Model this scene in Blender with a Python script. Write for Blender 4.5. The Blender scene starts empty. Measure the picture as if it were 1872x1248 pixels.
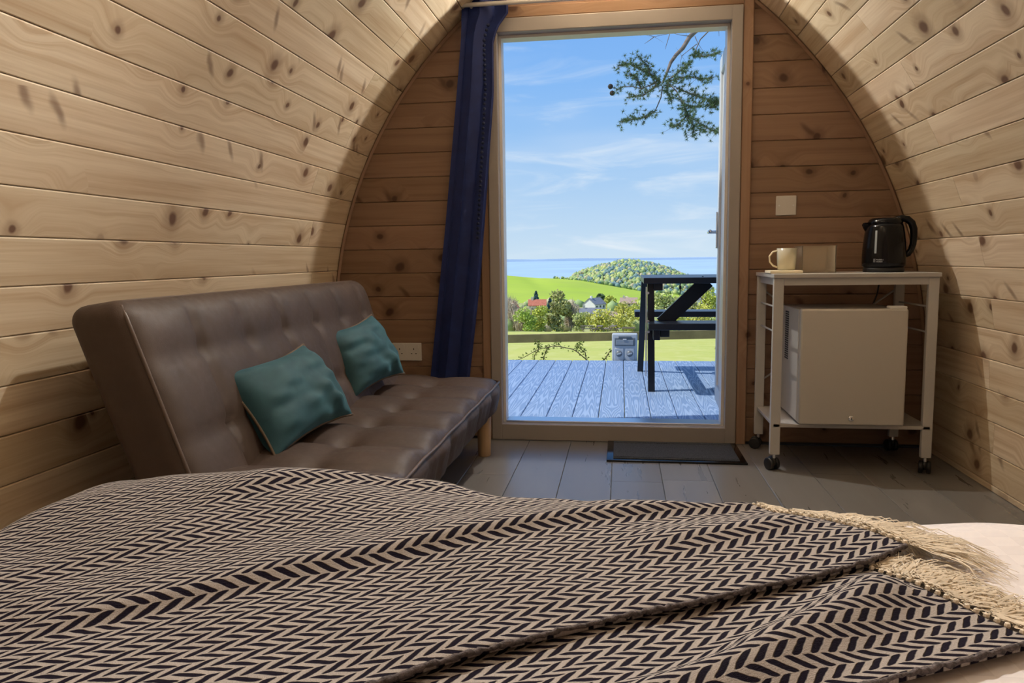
import bpy, math, random
import numpy as np
from mathutils import Matrix, Vector
rnd = random.Random(7)
PI = math.pi
sc = bpy.context.scene
C = sc.collection

# ------------------------------------------------------------------ camera
CAM_H = 0.86
cam = bpy.data.cameras.new('camera'); cam_o = bpy.data.objects.new('camera', cam); C.objects.link(cam_o)
cam.sensor_fit = 'HORIZONTAL'; cam.sensor_width = 36.0; cam.lens = 1380.0 / 1872.0 * 36.0
cam.clip_start = 0.02; cam.clip_end = 100000
RX = (0.98980184, 0.00275932, -0.14242437)     # rows: world x, y, z in camera axes (right, down, forward)
RY = (0.14186386, -0.10978409, 0.98377950)
RZ = (-0.01292137, -0.99395163, -0.10905594)
cam_o.matrix_world = Matrix(((RX[0], -RX[1], -RX[2], 0), (RY[0], -RY[1], -RY[2], 0), (RZ[0], -RZ[1], -RZ[2], CAM_H), (0, 0, 0, 1)))
sc.camera = cam_o
# ------------------------------------------------------------------ exposure
sc.view_settings.view_transform = 'Standard'; sc.view_settings.look = 'None'
sc.view_settings.gamma = 1.0; sc.view_settings.use_curve_mapping = False
sc.view_settings.exposure = 0.0


# ------------------------------------------------------------------ node helpers
class NT:
    def __init__(s, tree): s.t = tree; s.n = tree.nodes; s.l = tree.links
    def add(s, typ, **kw):
        n = s.n.new(typ)
        for k, v in kw.items(): setattr(n, k, v)
        return n
    def put(s, sock, v):
        if isinstance(v, bpy.types.NodeSocket): s.l.new(v, sock)
        elif v is not None:
            if isinstance(v, (tuple, list)) and len(v) == 3 and sock.type == 'RGBA': v = (*v, 1)
            sock.default_value = v
    def m(s, op, a, b=None, c=None, clamp=False):
        n = s.add('ShaderNodeMath', operation=op, use_clamp=clamp)
        s.put(n.inputs[0], a)
        if b is not None: s.put(n.inputs[1], b)
        if c is not None: s.put(n.inputs[2], c)
        return n.outputs[0]
    def vm(s, op, a, b):
        n = s.add('ShaderNodeVectorMath', operation=op); s.put(n.inputs[0], a); s.put(n.inputs[1], b); return n.outputs[0]
    def sep(s, v):
        n = s.add('ShaderNodeSeparateXYZ'); s.put(n.inputs[0], v); return n.outputs
    def comb(s, x, y, z):
        n = s.add('ShaderNodeCombineXYZ')
        for i, v in enumerate((x, y, z)): s.put(n.inputs[i], v)
        return n.outputs[0]
    def noise(s, vec, scale=5, detail=3, rough=.5, dist=0.0):
        n = s.add('ShaderNodeTexNoise'); s.put(n.inputs['Vector'], vec)
        n.inputs['Scale'].default_value = scale; n.inputs['Detail'].default_value = detail
        n.inputs['Roughness'].default_value = rough; n.inputs['Distortion'].default_value = dist
        return n.outputs['Fac']
    def mr(s, v, a, b, c=0.0, d=1.0, smooth=False):
        n = s.add('ShaderNodeMapRange', clamp=True)
        if smooth: n.interpolation_type = 'SMOOTHSTEP'
        s.put(n.inputs[0], v)
        for i, q in enumerate((a, b, c, d)): s.put(n.inputs[1 + i], q)
        return n.outputs[0]
    def mix(s, f, a, b, blend='MIX'):
        n = s.add('ShaderNodeMix', data_type='RGBA', blend_type=blend)
        s.put(n.inputs[0], f); s.put(n.inputs[6], a); s.put(n.inputs[7], b); return n.outputs[2]
    def ramp(s, f, stops):
        n = s.add('ShaderNodeValToRGB'); e = n.color_ramp.elements
        while len(e) < len(stops): e.new(0.5)
        for i, (p, c) in enumerate(stops): e[i].position = p; e[i].color = (*c, 1)
        s.put(n.inputs[0], f); return n.outputs[0]
    def bump(s, h, strength=.3, distance=.002):
        n = s.add('ShaderNodeBump'); n.inputs['Strength'].default_value = strength; n.inputs['Distance'].default_value = distance
        s.put(n.inputs['Height'], h); return n.outputs[0]


# ------------------------------------------------------------------ sky
w = bpy.data.worlds.new('sky'); sc.world = w; w.use_nodes = True
T = NT(w.node_tree); bg = T.n['Background']
gen = T.add('ShaderNodeTexCoord').outputs['Generated']
dx, dy, dz = T.sep(gen)
sky = T.ramp(T.mr(dz, 0.0, 1.0), [(0.0, (.60, .76, .90)), (.05, (.50, .69, .90)), (.12, (.36, .59, .90)), (.22, (.24, .49, .91)), (.36, (.15, .38, .88)), (1.0, (.07, .21, .62))])
cl_v = T.comb(T.m('MULTIPLY', dx, 5.0), T.m('MULTIPLY', dy, 5.0), T.m('MULTIPLY', dz, 34.0))
cl = T.noise(cl_v, 1.0, 5, .55, .6)
soft = T.noise(T.comb(T.m('MULTIPLY', dx, 2.0), T.m('MULTIPLY', dy, 2.0), T.m('MULTIPLY', dz, 9.0)), 1.3, 3, .5)
cl = T.m('MULTIPLY', T.mr(cl, .50, .80, 0, .75, True), T.mr(dz, .10, .34, 1.0, .12))
cl = T.m('ADD', cl, T.mr(soft, .42, .75, 0, .30, True), clamp=True)
T.put(bg.inputs[0], T.mix(cl, sky, (.80, .88, .95)))
bg.inputs[1].default_value = 1.0
# ------------------------------------------------------------------ sun (high, from the left of the door)
sun = bpy.data.lights.new('sun', 'SUN'); sun.energy = 4.2; sun.color = (1.0, .95, .86); sun.angle = math.radians(.6)
sun_o = bpy.data.objects.new('sun', sun); C.objects.link(sun_o)
az, el = math.radians(-102), math.radians(52)
sd = Vector((math.sin(az) * math.cos(el), math.cos(az) * math.cos(el), math.sin(el)))
sun_o.rotation_euler = sd.to_track_quat('Z', 'Y').to_euler()


# ------------------------------------------------------------------ object helpers
def tag(o, label=None, cat=None, group=None, kind=None):
    if label: o['label'] = label
    if cat: o['category'] = cat
    if group: o['group'] = group
    if kind: o['kind'] = kind
    return o
def wloc(o):
    v = Vector((0, 0, 0))
    while o is not None: v += o.location; o = o.parent
    return v
def thing(name, label, cat, loc=(0, 0, 0), group=None, kind=None):
    o = bpy.data.objects.new(name, None); C.objects.link(o); o.location = loc
    o.empty_display_size = .05
    return tag(o, label, cat, group, kind)
def mk(name, V, F, mat, parent=None, smooth=False, loc=None, uv=None):
    """V in world coordinates; stored relative to parent's (or own) location."""
    V = np.asarray(V, float).reshape(-1, 3)
    off = np.array(wloc(parent)) if parent is not None else np.array(loc if loc is not None else (0, 0, 0), float)
    me = bpy.data.meshes.new(name); me.from_pydata((V - off).tolist(), [], [tuple(f) for f in F])
    if smooth: me.polygons.foreach_set('use_smooth', [True] * len(me.polygons))
    if uv is not None:
        L = me.uv_layers.new(name='UVMap'); idx = np.empty(len(me.loops), int); me.loops.foreach_get('vertex_index', idx)
        L.data.foreach_set('uv', np.asarray(uv, float)[idx].ravel())
    me.update()
    if mat is not None: me.materials.append(mat)
    o = bpy.data.objects.new(name, me); C.objects.link(o)
    if parent is not None: o.parent = parent
    elif loc is not None: o.location = loc
    return o
class MB:
    def __init__(s): s.V = []; s.F = []
    def add(s, V, F):
        b = len(s.V); s.V += [tuple(map(float, v)) for v in V]; s.F += [tuple(i + b for i in f) for f in F]; return s
    def box(s, x0, x1, y0, y1, z0, z1, ch=0.0):
        if ch:
            V, F = rbox((x1 - x0, y1 - y0, z1 - z0), ch, 1); V = V + np.array([(x0 + x1) / 2, (y0 + y1) / 2, (z0 + z1) / 2]); return s.add(V, F)
        V = [(x, y, z) for z in (z0, z1) for y in (y0, y1) for x in (x0, x1)]
        return s.add(V, [(0, 2, 3, 1), (4, 5, 7, 6), (0, 1, 5, 4), (2, 6, 7, 3), (0, 4, 6, 2), (1, 3, 7, 5)])
    def bar(s, p, q, wd, ht, up=(0, 0, 1)):
        p = np.array(p, float); q = np.array(q, float); d = q - p; d /= np.linalg.norm(d)
        a = np.cross(d, up); a /= np.linalg.norm(a); b = np.cross(a, d)
        V = [c + a * i * wd / 2 + b * j * ht / 2 for c in (p, q) for j in (-1, 1) for i in (-1, 1)]
        return s.add(V, [(0, 2, 3, 1), (4, 5, 7, 6), (0, 1, 5, 4), (2, 6, 7, 3), (0, 4, 6, 2), (1, 3, 7, 5)])
    def tube(s, pts, r, n=8, caps=True):
        pts = np.array(pts, float); k = len(pts); rr = np.broadcast_to(np.array(r, float), (k,))
        V = []; prev = None
        for i in range(k):
            d = pts[min(i + 1, k - 1)] - pts[max(i - 1, 0)]; d = d / (np.linalg.norm(d) + 1e-12)
            if prev is None:
                a = np.cross(d, (0, 0, 1) if abs(d[2]) < .9 else (1, 0, 0))
            else: a = prev - d * np.dot(prev, d)
            a /= np.linalg.norm(a); prev = a; b = np.cross(d, a)
            for j in range(n):
                t = 2 * PI * j / n; V.append(pts[i] + rr[i] * (math.cos(t) * a + math.sin(t) * b))
        F = [(i * n + j, i * n + (j + 1) % n, (i + 1) * n + (j + 1) % n, (i + 1) * n + j) for i in range(k - 1) for j in range(n)]
        if caps: F += [tuple(range(n - 1, -1, -1)), tuple(range((k - 1) * n, k * n))]
        return s.add(V, F)
    def lathe(s, prof, cx, cy, n=32, sx=1.0, sy=1.0):
        V = [(cx + r * sx * math.cos(2 * PI * j / n), cy + r * sy * math.sin(2 * PI * j / n), z) for r, z in prof for j in range(n)]
        k = len(prof); F = [(i * n + j, i * n + (j + 1) % n, (i + 1) * n + (j + 1) % n, (i + 1) * n + j) for i in range(k - 1) for j in range(n)]
        F += [tuple(range(n - 1, -1, -1)), tuple(range((k - 1) * n, k * n))]
        return s.add(V, F)
    def ball(s, c, r, n=8, m=5):
        return s.lathe([(max(1e-4, r * math.sin(PI * i / m)), c[2] - r * math.cos(PI * i / m)) for i in range(m + 1)], c[0], c[1], n)
    def build(s, name, mat, parent=None, smooth=False, loc=None): return mk(name, s.V, s.F, mat, parent, smooth, loc)
def rbox(size, r, seg=3, n=(1, 1, 1)):
    ax = []
    for i in range(3):
        h = size[i] / 2; rr = min(r, h * .999)
        lo = [-h + rr * k / seg for k in range(seg)]
        mid = list(np.linspace(-h + rr, h - rr, n[i] + 1)); hi = [h - rr * k / seg for k in range(seg - 1, -1, -1)]
        ax.append(sorted(set(np.round(lo + mid + hi, 7))))
    idx = {}; V = []; F = []
    def vid(p):
        k = tuple(np.round(p, 6))
        if k not in idx: idx[k] = len(V); V.append(p)
        return idx[k]
    for a in range(3):
        b, c = (a + 1) % 3, (a + 2) % 3
        for sgn in (-1, 1):
            g = {}
            for i, u in enumerate(ax[b]):
                for j, v in enumerate(ax[c]):
                    p = [0, 0, 0]; p[a] = sgn * size[a] / 2; p[b] = u; p[c] = v; g[i, j] = vid(tuple(p))
            for i in range(len(ax[b]) - 1):
                for j in range(len(ax[c]) - 1):
                    q = (g[i, j], g[i + 1, j], g[i + 1, j + 1], g[i, j + 1]); F.append(q if sgn > 0 else q[::-1])
    V = np.array(V, float); lim = np.maximum(np.array(size) / 2 - r, 0); Q = np.clip(V, -lim, lim); D = V - Q
    L = np.linalg.norm(D, axis=1, keepdims=True); V = np.where(L > 1e-9, Q + r * D / np.maximum(L, 1e-9), V)
    return V, F
def grid(nu, nv): return [(i * nv + j, (i + 1) * nv + j, (i + 1) * nv + j + 1, i * nv + j + 1) for i in range(nu - 1) for j in range(nv - 1)]
def rot(V, axis, ang, pivot=(0, 0, 0)):
    M = np.array(Matrix.Rotation(ang, 3, axis)); p = np.array(pivot); return (np.asarray(V) - p) @ M.T + p
def copy_tree(o, parent=None):
    c = o.copy(); C.objects.link(c); c.parent = parent
    for ch in list(o.children): copy_tree(ch, c)
    return c
def lattice_noise(seed, n=64):
    g = np.random.RandomState(seed).rand(n, n)
    def f(x, y):
        x = np.asarray(x) % n; y = np.asarray(y) % n; i = np.floor(x).astype(int); j = np.floor(y).astype(int)
        a = x - i; b = y - j; a = a * a * (3 - 2 * a); b = b * b * (3 - 2 * b); i1 = (i + 1) % n; j1 = (j + 1) % n
        return (g[i % n, j % n] * (1 - a) + g[i1, j % n] * a) * (1 - b) + (g[i % n, j1] * (1 - a) + g[i1, j1] * a) * b
    return f


# ------------------------------------------------------------------ materials
def new_mat(name):
    m = bpy.data.materials.new(name); m.use_nodes = True; t = NT(m.node_tree); return m, t, t.n['Principled BSDF']
def simple(name, col, rough=.5, metal=0.0, spec=.5, var=0.0, vscale=8, bump=0.0, bscale=60, sheen=0.0, coat=0.0, trans=0.0, ior=1.45):
    m, t, b = new_mat(name)
    oc = t.add('ShaderNodeTexCoord').outputs['Object']
    if var:
        f = t.noise(oc, vscale, 4, .6)
        b_c = t.mix(t.mr(f, .3, .7), tuple(c * (1 - var) for c in col), tuple(min(1, c * (1 + var)) for c in col)); t.put(b.inputs['Base Color'], b_c)
    else: b.inputs['Base Color'].default_value = (*col, 1)
    b.inputs['Roughness'].default_value = rough; b.inputs['Metallic'].default_value = metal
    b.inputs['Specular IOR Level'].default_value = spec; b.inputs['Sheen Weight'].default_value = sheen
    b.inputs['Coat Weight'].default_value = coat; b.inputs['Transmission Weight'].default_value = trans; b.inputs['IOR'].default_value = ior
    if bump: t.put(b.inputs['Normal'], t.bump(t.noise(oc, bscale, 3, .6), bump, .002))
    return m
def pine(name, pale, warm, knot=(.16, .075, .035)):
    m, t, b = new_mat(name)
    oc = t.add('ShaderNodeTexCoord').outputs['Object']; rn = t.add('ShaderNodeObjectInfo').outputs['Random']
    v = t.vm('ADD', oc, t.comb(t.m('MULTIPLY', rn, 71.0), t.m('MULTIPLY', rn, 13.0), 0.0))
    x, y, z = t.sep(v)
    warp = t.noise(v, 9, 2)
    vo = t.add('ShaderNodeTexVoronoi', voronoi_dimensions='2D'); vo.inputs['Scale'].default_value = 1.0
    t.put(vo.inputs['Vector'], t.comb(t.m('ADD', t.m('MULTIPLY', x, 4.3), t.m('MULTIPLY', warp, .20)), t.m('ADD', t.m('MULTIPLY', y, 4.6), t.m('MULTIPLY', warp, .14)), 0.0))
    d = vo.outputs['Distance']; cr, cg, cb = t.sep(vo.outputs['Color'])
    keep = t.mr(cg, .32, .34)
    rad = t.m('MULTIPLY_ADD', t.m('MULTIPLY', cr, cr), .085, .044)
    core = t.m('MULTIPLY', keep, t.mr(d, rad, t.m('MULTIPLY', rad, .55)))
    halo = t.m('MULTIPLY', keep, t.mr(d, t.m('MULTIPLY', rad, 2.6), rad, smooth=True))
    # spike knots: slim slanted streaks running across the board
    v2 = t.add('ShaderNodeTexVoronoi', voronoi_dimensions='2D'); v2.inputs['Scale'].default_value = 1.0
    t.put(v2.inputs['Vector'], t.comb(t.m('ADD', t.m('MULTIPLY_ADD', y, 7.0, t.m('MULTIPLY', x, 9.0)), t.m('MULTIPLY', warp, .45)), t.m('MULTIPLY', y, 4.2), 3.0))
    _, sg, sb = t.sep(v2.outputs['Color']); sp = t.m('MULTIPLY', t.mr(sg, .84, .85), t.mr(v2.outputs['Distance'], .20, .03, smooth=True))
    core = t.m('MAXIMUM', core, t.m('MULTIPLY', sp, .7))
    bend = t.m('MULTIPLY', keep, t.mr(d, .45, .0, 0, .05, True))
    yy = t.m('ADD', y, bend)
    g1 = t.noise(t.comb(t.m('MULTIPLY', x, 1.1), t.m('MULTIPLY', yy, 34.0), z), 1.0, 3, .55)
    g2 = t.noise(t.comb(t.m('MULTIPLY', x, 5.0), t.m('MULTIPLY', yy, 190.0), z), 1.0, 2, .5)
    big = t.noise(t.comb(t.m('MULTIPLY', x, .9), t.m('MULTIPLY', y, 7.0), z), 1.0, 2, .5)
    g = t.m('ADD', t.mr(g1, .42, .68, 0, .75), t.mr(g2, .4, .7, 0, .22), clamp=True)
    col = t.mix(g, pale, warm)
    col = t.mix(t.mr(big, .45, .75, 0, .45), col, warm)
    # darker spike knots leaning across the board
    col = t.mix(t.m('MULTIPLY', halo, .55), col, tuple(.5 * (a + c) for a, c in zip(warm, knot)))
    col = t.mix(t.m('MULTIPLY', core, .92), col, knot)
    tint = t.mr(rn, 0, 1, .84, 1.08)
    col = t.mix(1.0, col, t.comb(tint, tint, t.m('POWER', tint, 1.3)), 'MULTIPLY')
    t.put(b.inputs['Base Color'], col); b.inputs['Roughness'].default_value = .48; b.inputs['Specular IOR Level'].default_value = .35
    t.put(b.inputs['Normal'], t.bump(t.m('ADD', g, core), .18, .0008))
    return m
M = {}
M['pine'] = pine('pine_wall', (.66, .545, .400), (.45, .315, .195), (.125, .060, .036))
M['pine_shaded'] = pine('pine_wall_shaded', (.275, .172, .115), (.205, .118, .073), (.06, .025, .016))  # reddish brown pine, darkened further: the end wall's shade is put into the colour
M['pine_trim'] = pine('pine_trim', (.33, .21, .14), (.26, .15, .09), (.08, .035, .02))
M['shell'] = simple('roof_shell', (.05, .05, .055), .8)
M['pvc'] = simple('white_pvc', (.70, .68, .66), .32)
M['frame_pvc_shaded'] = simple('white_pvc_shaded', (.30, .272, .258), .35)  # white PVC greyed: the frame's shade is put into its colour
M['alu'] = simple('aluminium', (.62, .66, .72), .28, 1.0)
M['chrome'] = simple('chrome', (.8, .8, .8), .15, 1.0)
M['leaf_door'] = simple('door_leaf_pvc', (.70, .72, .72), .35)
M['leather'] = None
M['black_paint'] = simple('black_paint', (.010, .012, .017), .32, var=.2)
M['steel'] = simple('zinc_bolt', (.75, .76, .78), .3, 1.0)
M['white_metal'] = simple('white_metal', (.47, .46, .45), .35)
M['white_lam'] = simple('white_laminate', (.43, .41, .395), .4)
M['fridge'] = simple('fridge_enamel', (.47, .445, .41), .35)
M['black_rubber'] = simple('black_rubber', (.012, .012, .013), .45)
M['black_gloss'] = simple('black_gloss', (.004, .004, .005), .16, spec=.3)
M['print'] = simple('grey_print', (.45, .45, .46), .5)
M['plate'] = simple('switch_plate', (.60, .575, .55), .35)
M['dark_hole'] = simple('dark_hole', (.02, .02, .02), .8)
M['cream'] = simple('cream_card', (.80, .70, .50), .6)
M['glass'] = simple('pale_glass', (.90, .84, .66), .22, trans=.55, ior=1.3)
M['plastic_clear'] = simple('clear_plastic', (.93, .87, .74), .18, trans=.88, ior=1.2)
M['teabag'] = simple('tea_sachet', (.62, .48, .30), .7, var=.3, vscale=40)
M['oak_leg'] = pine('oak_leg', (.56, .38, .22), (.46, .29, .15))
M['mat_pile'] = None
M['grey_box'] = simple('grey_plastic', (.50, .53, .54), .45)
M['grey_box_dark'] = simple('dark_grey_plastic', (.16, .18, .19), .4)
M['grey_window'] = simple('smoked_window', (.30, .33, .34), .15)
M['rail'] = simple('treated_timber', (.30, .24, .09), .75, var=.25, vscale=6, bump=.2)
M['heater'] = simple('heater_enamel', (.80, .82, .85), .3)
M['fill_spot_body'] = simple('fill_spot_body', (.75, .74, .72), .35)


def leather(name, col):
    m, t, b = new_mat(name); oc = t.add('ShaderNodeTexCoord').outputs['Object']
    n1 = t.noise(oc, 5, 4, .6); n2 = t.noise(oc, 38, 3, .6); n3 = t.noise(oc, 420, 2, .5)
    c = t.mix(t.mr(n1, .3, .7), tuple(k * .86 for k in col), tuple(k * 1.14 for k in col))
    c = t.mix(t.mr(n2, .5, .8, 0, .18), c, tuple(k * 1.5 for k in col))
    t.put(b.inputs['Base Color'], c); t.put(b.inputs['Roughness'], t.mr(n2, .3, .7, .52, .68))
    t.put(b.inputs['Normal'], t.bump(t.m('ADD', n3, t.m('MULTIPLY', n2, 1.5)), .22, .0012)); return m
M['leather'] = leather('brown_leather', (.056, .035, .0265))
M['piping'] = simple('leather_piping', (.11, .078, .064), .45)
def velvet(name, col, col2, var=.25):
    m, t, b = new_mat(name); oc = t.add('ShaderNodeTexCoord').outputs['Object']
    n1 = t.noise(oc, 14, 4, .6, .5)
    t.put(b.inputs['Base Color'], t.mix(t.mr(n1, .35, .65), col, col2)); b.inputs['Roughness'].default_value = .75
    b.inputs['Sheen Weight'].default_value = .55; b.inputs['Sheen Roughness'].default_value = .35
    b.inputs['Sheen Tint'].default_value = (*[min(1, c * 4 + .05) for c in col2], 1)
    t.put(b.inputs['Normal'], t.bump(t.noise(oc, 900, 2), .15, .001)); return m
M['teal'] = velvet('teal_velvet', (.016, .068, .094), (.026, .096, .126))
M['navy'] = velvet('navy_curtain', (.003, .012, .090), (.005, .020, .130))
M['navy_trim'] = simple('navy_trim', (.004, .010, .045), .8)
M['brown_welt'] = simple('brown_welt', (.11, .075, .045), .6)


def floor_mat():
    m, t, b = new_mat('grey_laminate'); oc = t.add('ShaderNodeTexCoord').outputs['Object']; rn = t.add('ShaderNodeObjectInfo').outputs['Random']
    v = t.vm('ADD', oc, t.comb(t.m('MULTIPLY', rn, 50.0), t.m('MULTIPLY', rn, 17.0), 0.0)); x, y, z = t.sep(v)
    g1 = t.noise(t.comb(t.m('MULTIPLY', x, 2.0), t.m('MULTIPLY', y, 22.0), z), 1, 4, .6, .4); g2 = t.noise(v, 5, 3)
    c = t.mix(t.mr(g1, .3, .7), (.155, .147, .138), (.190, .181, .171)); c = t.mix(t.mr(g2, .4, .7, 0, .4), c, (.165, .155, .145))
    tint = t.mr(rn, 0, 1, .86, 1.1); c = t.mix(1.0, c, t.comb(tint, tint, tint), 'MULTIPLY')
    t.put(b.inputs['Base Color'], c); t.put(b.inputs['Roughness'], t.mr(g1, .3, .7, .27, .30)); t.put(b.inputs['Normal'], t.bump(g1, .02, .001)); return m
M['floor'] = floor_mat()
def deck_mat():
    m, t, b = new_mat('blue_grey_composite_sky_tint'); oc = t.add('ShaderNodeTexCoord').outputs['Object']; rn = t.add('ShaderNodeObjectInfo').outputs['Random']
    v = t.vm('ADD', oc, t.comb(t.m('MULTIPLY', rn, 50.0), 0.0, t.m('MULTIPLY', rn, 17.0))); x, y, z = t.sep(v)
    n = t.noise(t.comb(t.m('MULTIPLY', x, .85), t.m('MULTIPLY', t.m('ABSOLUTE', y), 13.0), z), 1, 1.0, .4, .2)
    ph = t.m('ADD', t.m('MULTIPLY', n, 115.0), t.m('MULTIPLY', t.noise(v, 60, 2), 1.6))
    r = t.mr(t.m('SINE', ph), -.2, .7)
    c = t.mix(r, (.19, .29, .47), (.35, .46, .64)); c = t.mix(t.mr(t.noise(v, 3, 2), .3, .7, 0, .4), c, (.24, .34, .52))  # blue-grey deepened: sky reflection is put into the base colour
    t.put(b.inputs['Base Color'], c); t.put(b.inputs['Roughness'], t.mr(r, 0, 1, .5, .34)); t.put(b.inputs['Normal'], t.bump(r, .5, .002)); return m
M['deck'] = deck_mat()
def mat_pile():
    m, t, b = new_mat('charcoal_mat'); oc = t.add('ShaderNodeTexCoord').outputs['Object']; x, y, z = t.sep(oc)
    n = t.noise(oc, 260, 2, .6); c = t.mix(t.mr(n, .3, .7), (.017, .020, .025), (.078, .086, .098))
    t.put(b.inputs['Base Color'], c); b.inputs['Roughness'].default_value = .95; t.put(b.inputs['Normal'], t.bump(n, .8, .004)); return m
M['mat_pile'] = mat_pile()
def blanket_mat():
    m, t, b = new_mat('herringbone_knit'); uv = t.add('ShaderNodeTexCoord').outputs['UV']
    wob = t.noise(uv, 70, 3, .6)
    u, v, _ = t.sep(uv)
    u = t.m('ADD', u, t.m('MULTIPLY', t.m('SUBTRACT', wob, .5), .004)); v = t.m('ADD', v, t.m('MULTIPLY', t.m('SUBTRACT', t.noise(uv, 52, 2, .5, .3), .5), .003))
    BW, PER = .0125, .0205
    k = t.m('DIVIDE', v, BW); fb = t.m('FRACT', k); odd = t.m('FLOORED_MODULO', t.m('FLOOR', k), 2.0)
    tri = t.m('PINGPONG', k, 1.0)
    ph = t.m('DIVIDE', t.m('SUBTRACT', u, t.m('MULTIPLY', tri, BW * 1.62)), PER)
    ph = t.m('ADD', ph, t.m('MULTIPLY', odd, .5))
    f = t.m('ABSOLUTE', t.m('SUBTRACT', t.m('FRACT', ph), .5))           # 0 at slot centre
    edge = t.m('MULTIPLY', t.m('ABSOLUTE', t.m('SUBTRACT', fb, .5)), 2.0)  # 1 at band edge
    width = t.m('MULTIPLY_ADD', t.m('POWER', edge, 9.0), -.13, .245)
    dark = t.mr(f, t.m('ADD', width, .05), t.m('SUBTRACT', width, .05), smooth=True)
    fz = t.noise(uv, 900, 2, .7)
    fib = t.noise(t.comb(t.m('MULTIPLY', ph, 3.0), t.m('MULTIPLY', v, 900.0), 0.0), 1, 2)
    cream = t.mix(t.mr(fz, .3, .7), (.275, .238, .220), (.41, .37, .345)); navy = t.mix(t.mr(fz, .4, .8), (.006, .0045, .011), (.017, .012, .024))
    t.put(b.inputs['Base Color'], t.mix(dark, cream, navy)); b.inputs['Roughness'].default_value = .92; b.inputs['Specular IOR Level'].default_value = .08
    h = t.m('SUBTRACT', t.m('MULTIPLY_ADD', fib, .25, t.m('MULTIPLY', fz, .25)), dark)
    t.put(b.inputs['Normal'], t.bump(h, .75, .0035)); return m
M['blanket'] = blanket_mat()
M['hem'] = simple('dark_hem', (.095, .078, .08), .95, var=.6, vscale=220, bump=.8, bscale=500)
M['wool'] = simple('cream_wool', (.72, .63, .51), .9, var=.12, vscale=60, sheen=.3)
def duvet_mat():
    m, t, b = new_mat('satin_check_cotton'); uv = t.add('ShaderNodeTexCoord').outputs['UV']
    ck = t.add('ShaderNodeTexChecker'); t.put(ck.inputs['Vector'], uv); ck.inputs['Scale'].default_value = 38
    f = ck.outputs['Fac']
    t.put(b.inputs['Base Color'], t.mix(f, (.62, .57, .575), (.71, .66, .665))); t.put(b.inputs['Roughness'], t.mr(f, 0, 1, .62, .38))
    t.put(b.inputs['Normal'], t.bump(t.noise(uv, 9, 3), .25, .01)); return m
M['duvet'] = duvet_mat()
M['mattress'] = simple('mattress_ticking', (.70, .68, .66), .9)
M['bed_base'] = simple('bed_base', (.12, .10, .09), .8)


# ------------------------------------------------------------------ pod shell: gothic arch section
YF, YB = 3.51, -1.35                       # inner face of the front (door) wall and of the rear wall
ARC = {-1: (-1.38, .50, 1.91), 1: (1.33, .30, 2.20)}     # side: wall x, spring height, radius
APEX = 2.325
def wall_s(side, s):                      # arc length from floor -> (x, z, tangent angle)
    X, z0, R = ARC[side]
    if s <= z0: return X, s, 0.0
    a = (s - z0) / R; return X - side * (R - R * math.cos(a)), z0 + R * math.sin(a), a
def wall_x(side, z):
    X, z0, R = ARC[side]
    if z <= z0: return X
    return X - side * (R - math.sqrt(max(0, R * R - (z - z0) ** 2)))
def arc_end(side):
    s = 0.0
    while True:
        x, z, a = wall_s(side, s)
        if side * (x + .05) <= 0.0: return s
        s += .002
PITCH = .1127
def board_mesh(me_name, L, W, th=.016, ch=.0028, x0b=0.0, x1b=None, x0t=0.0, x1t=None):
    """slab in local axes: X length (0..L), Y width (0..W), face at Z=0, chamfered long edges; ends may be cut on a slant"""
    x1b = L if x1b is None else x1b; x1t = L if x1t is None else x1t
    prof = [(0, -th), (0, -ch), (ch, 0), (W - ch, 0), (W, -ch), (W, -th)]
    V = []
    for e in (0, 1):
        for y, z in prof:
            f = y / W; V.append(((x0b + (x0t - x0b) * f) if e == 0 else (x1b + (x1t - x1b) * f), y, z))
    F = [(i, i + 6, (i + 1) % 6 + 6, (i + 1) % 6) for i in range(6)] + [tuple(range(6)), tuple(range(11, 5, -1))]
    F = [f[::-1] for f in F]
    me = bpy.data.meshes.new(me_name); me.from_pydata(V, [], F); me.update(); return me
def put_board(name, me, mat, parent, org, X, Y):
    X = Vector(X).normalized(); Y = Vector(Y).normalized(); Z = X.cross(Y)
    if not me.materials: me.materials.append(mat)
    o = bpy.data.objects.new(name, me); C.objects.link(o); o.parent = parent
    Mx = Matrix((X, Y, Z)).transposed().to_4x4(); Mx.translation = Vector(org); o.matrix_local = Mx; return o

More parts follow.
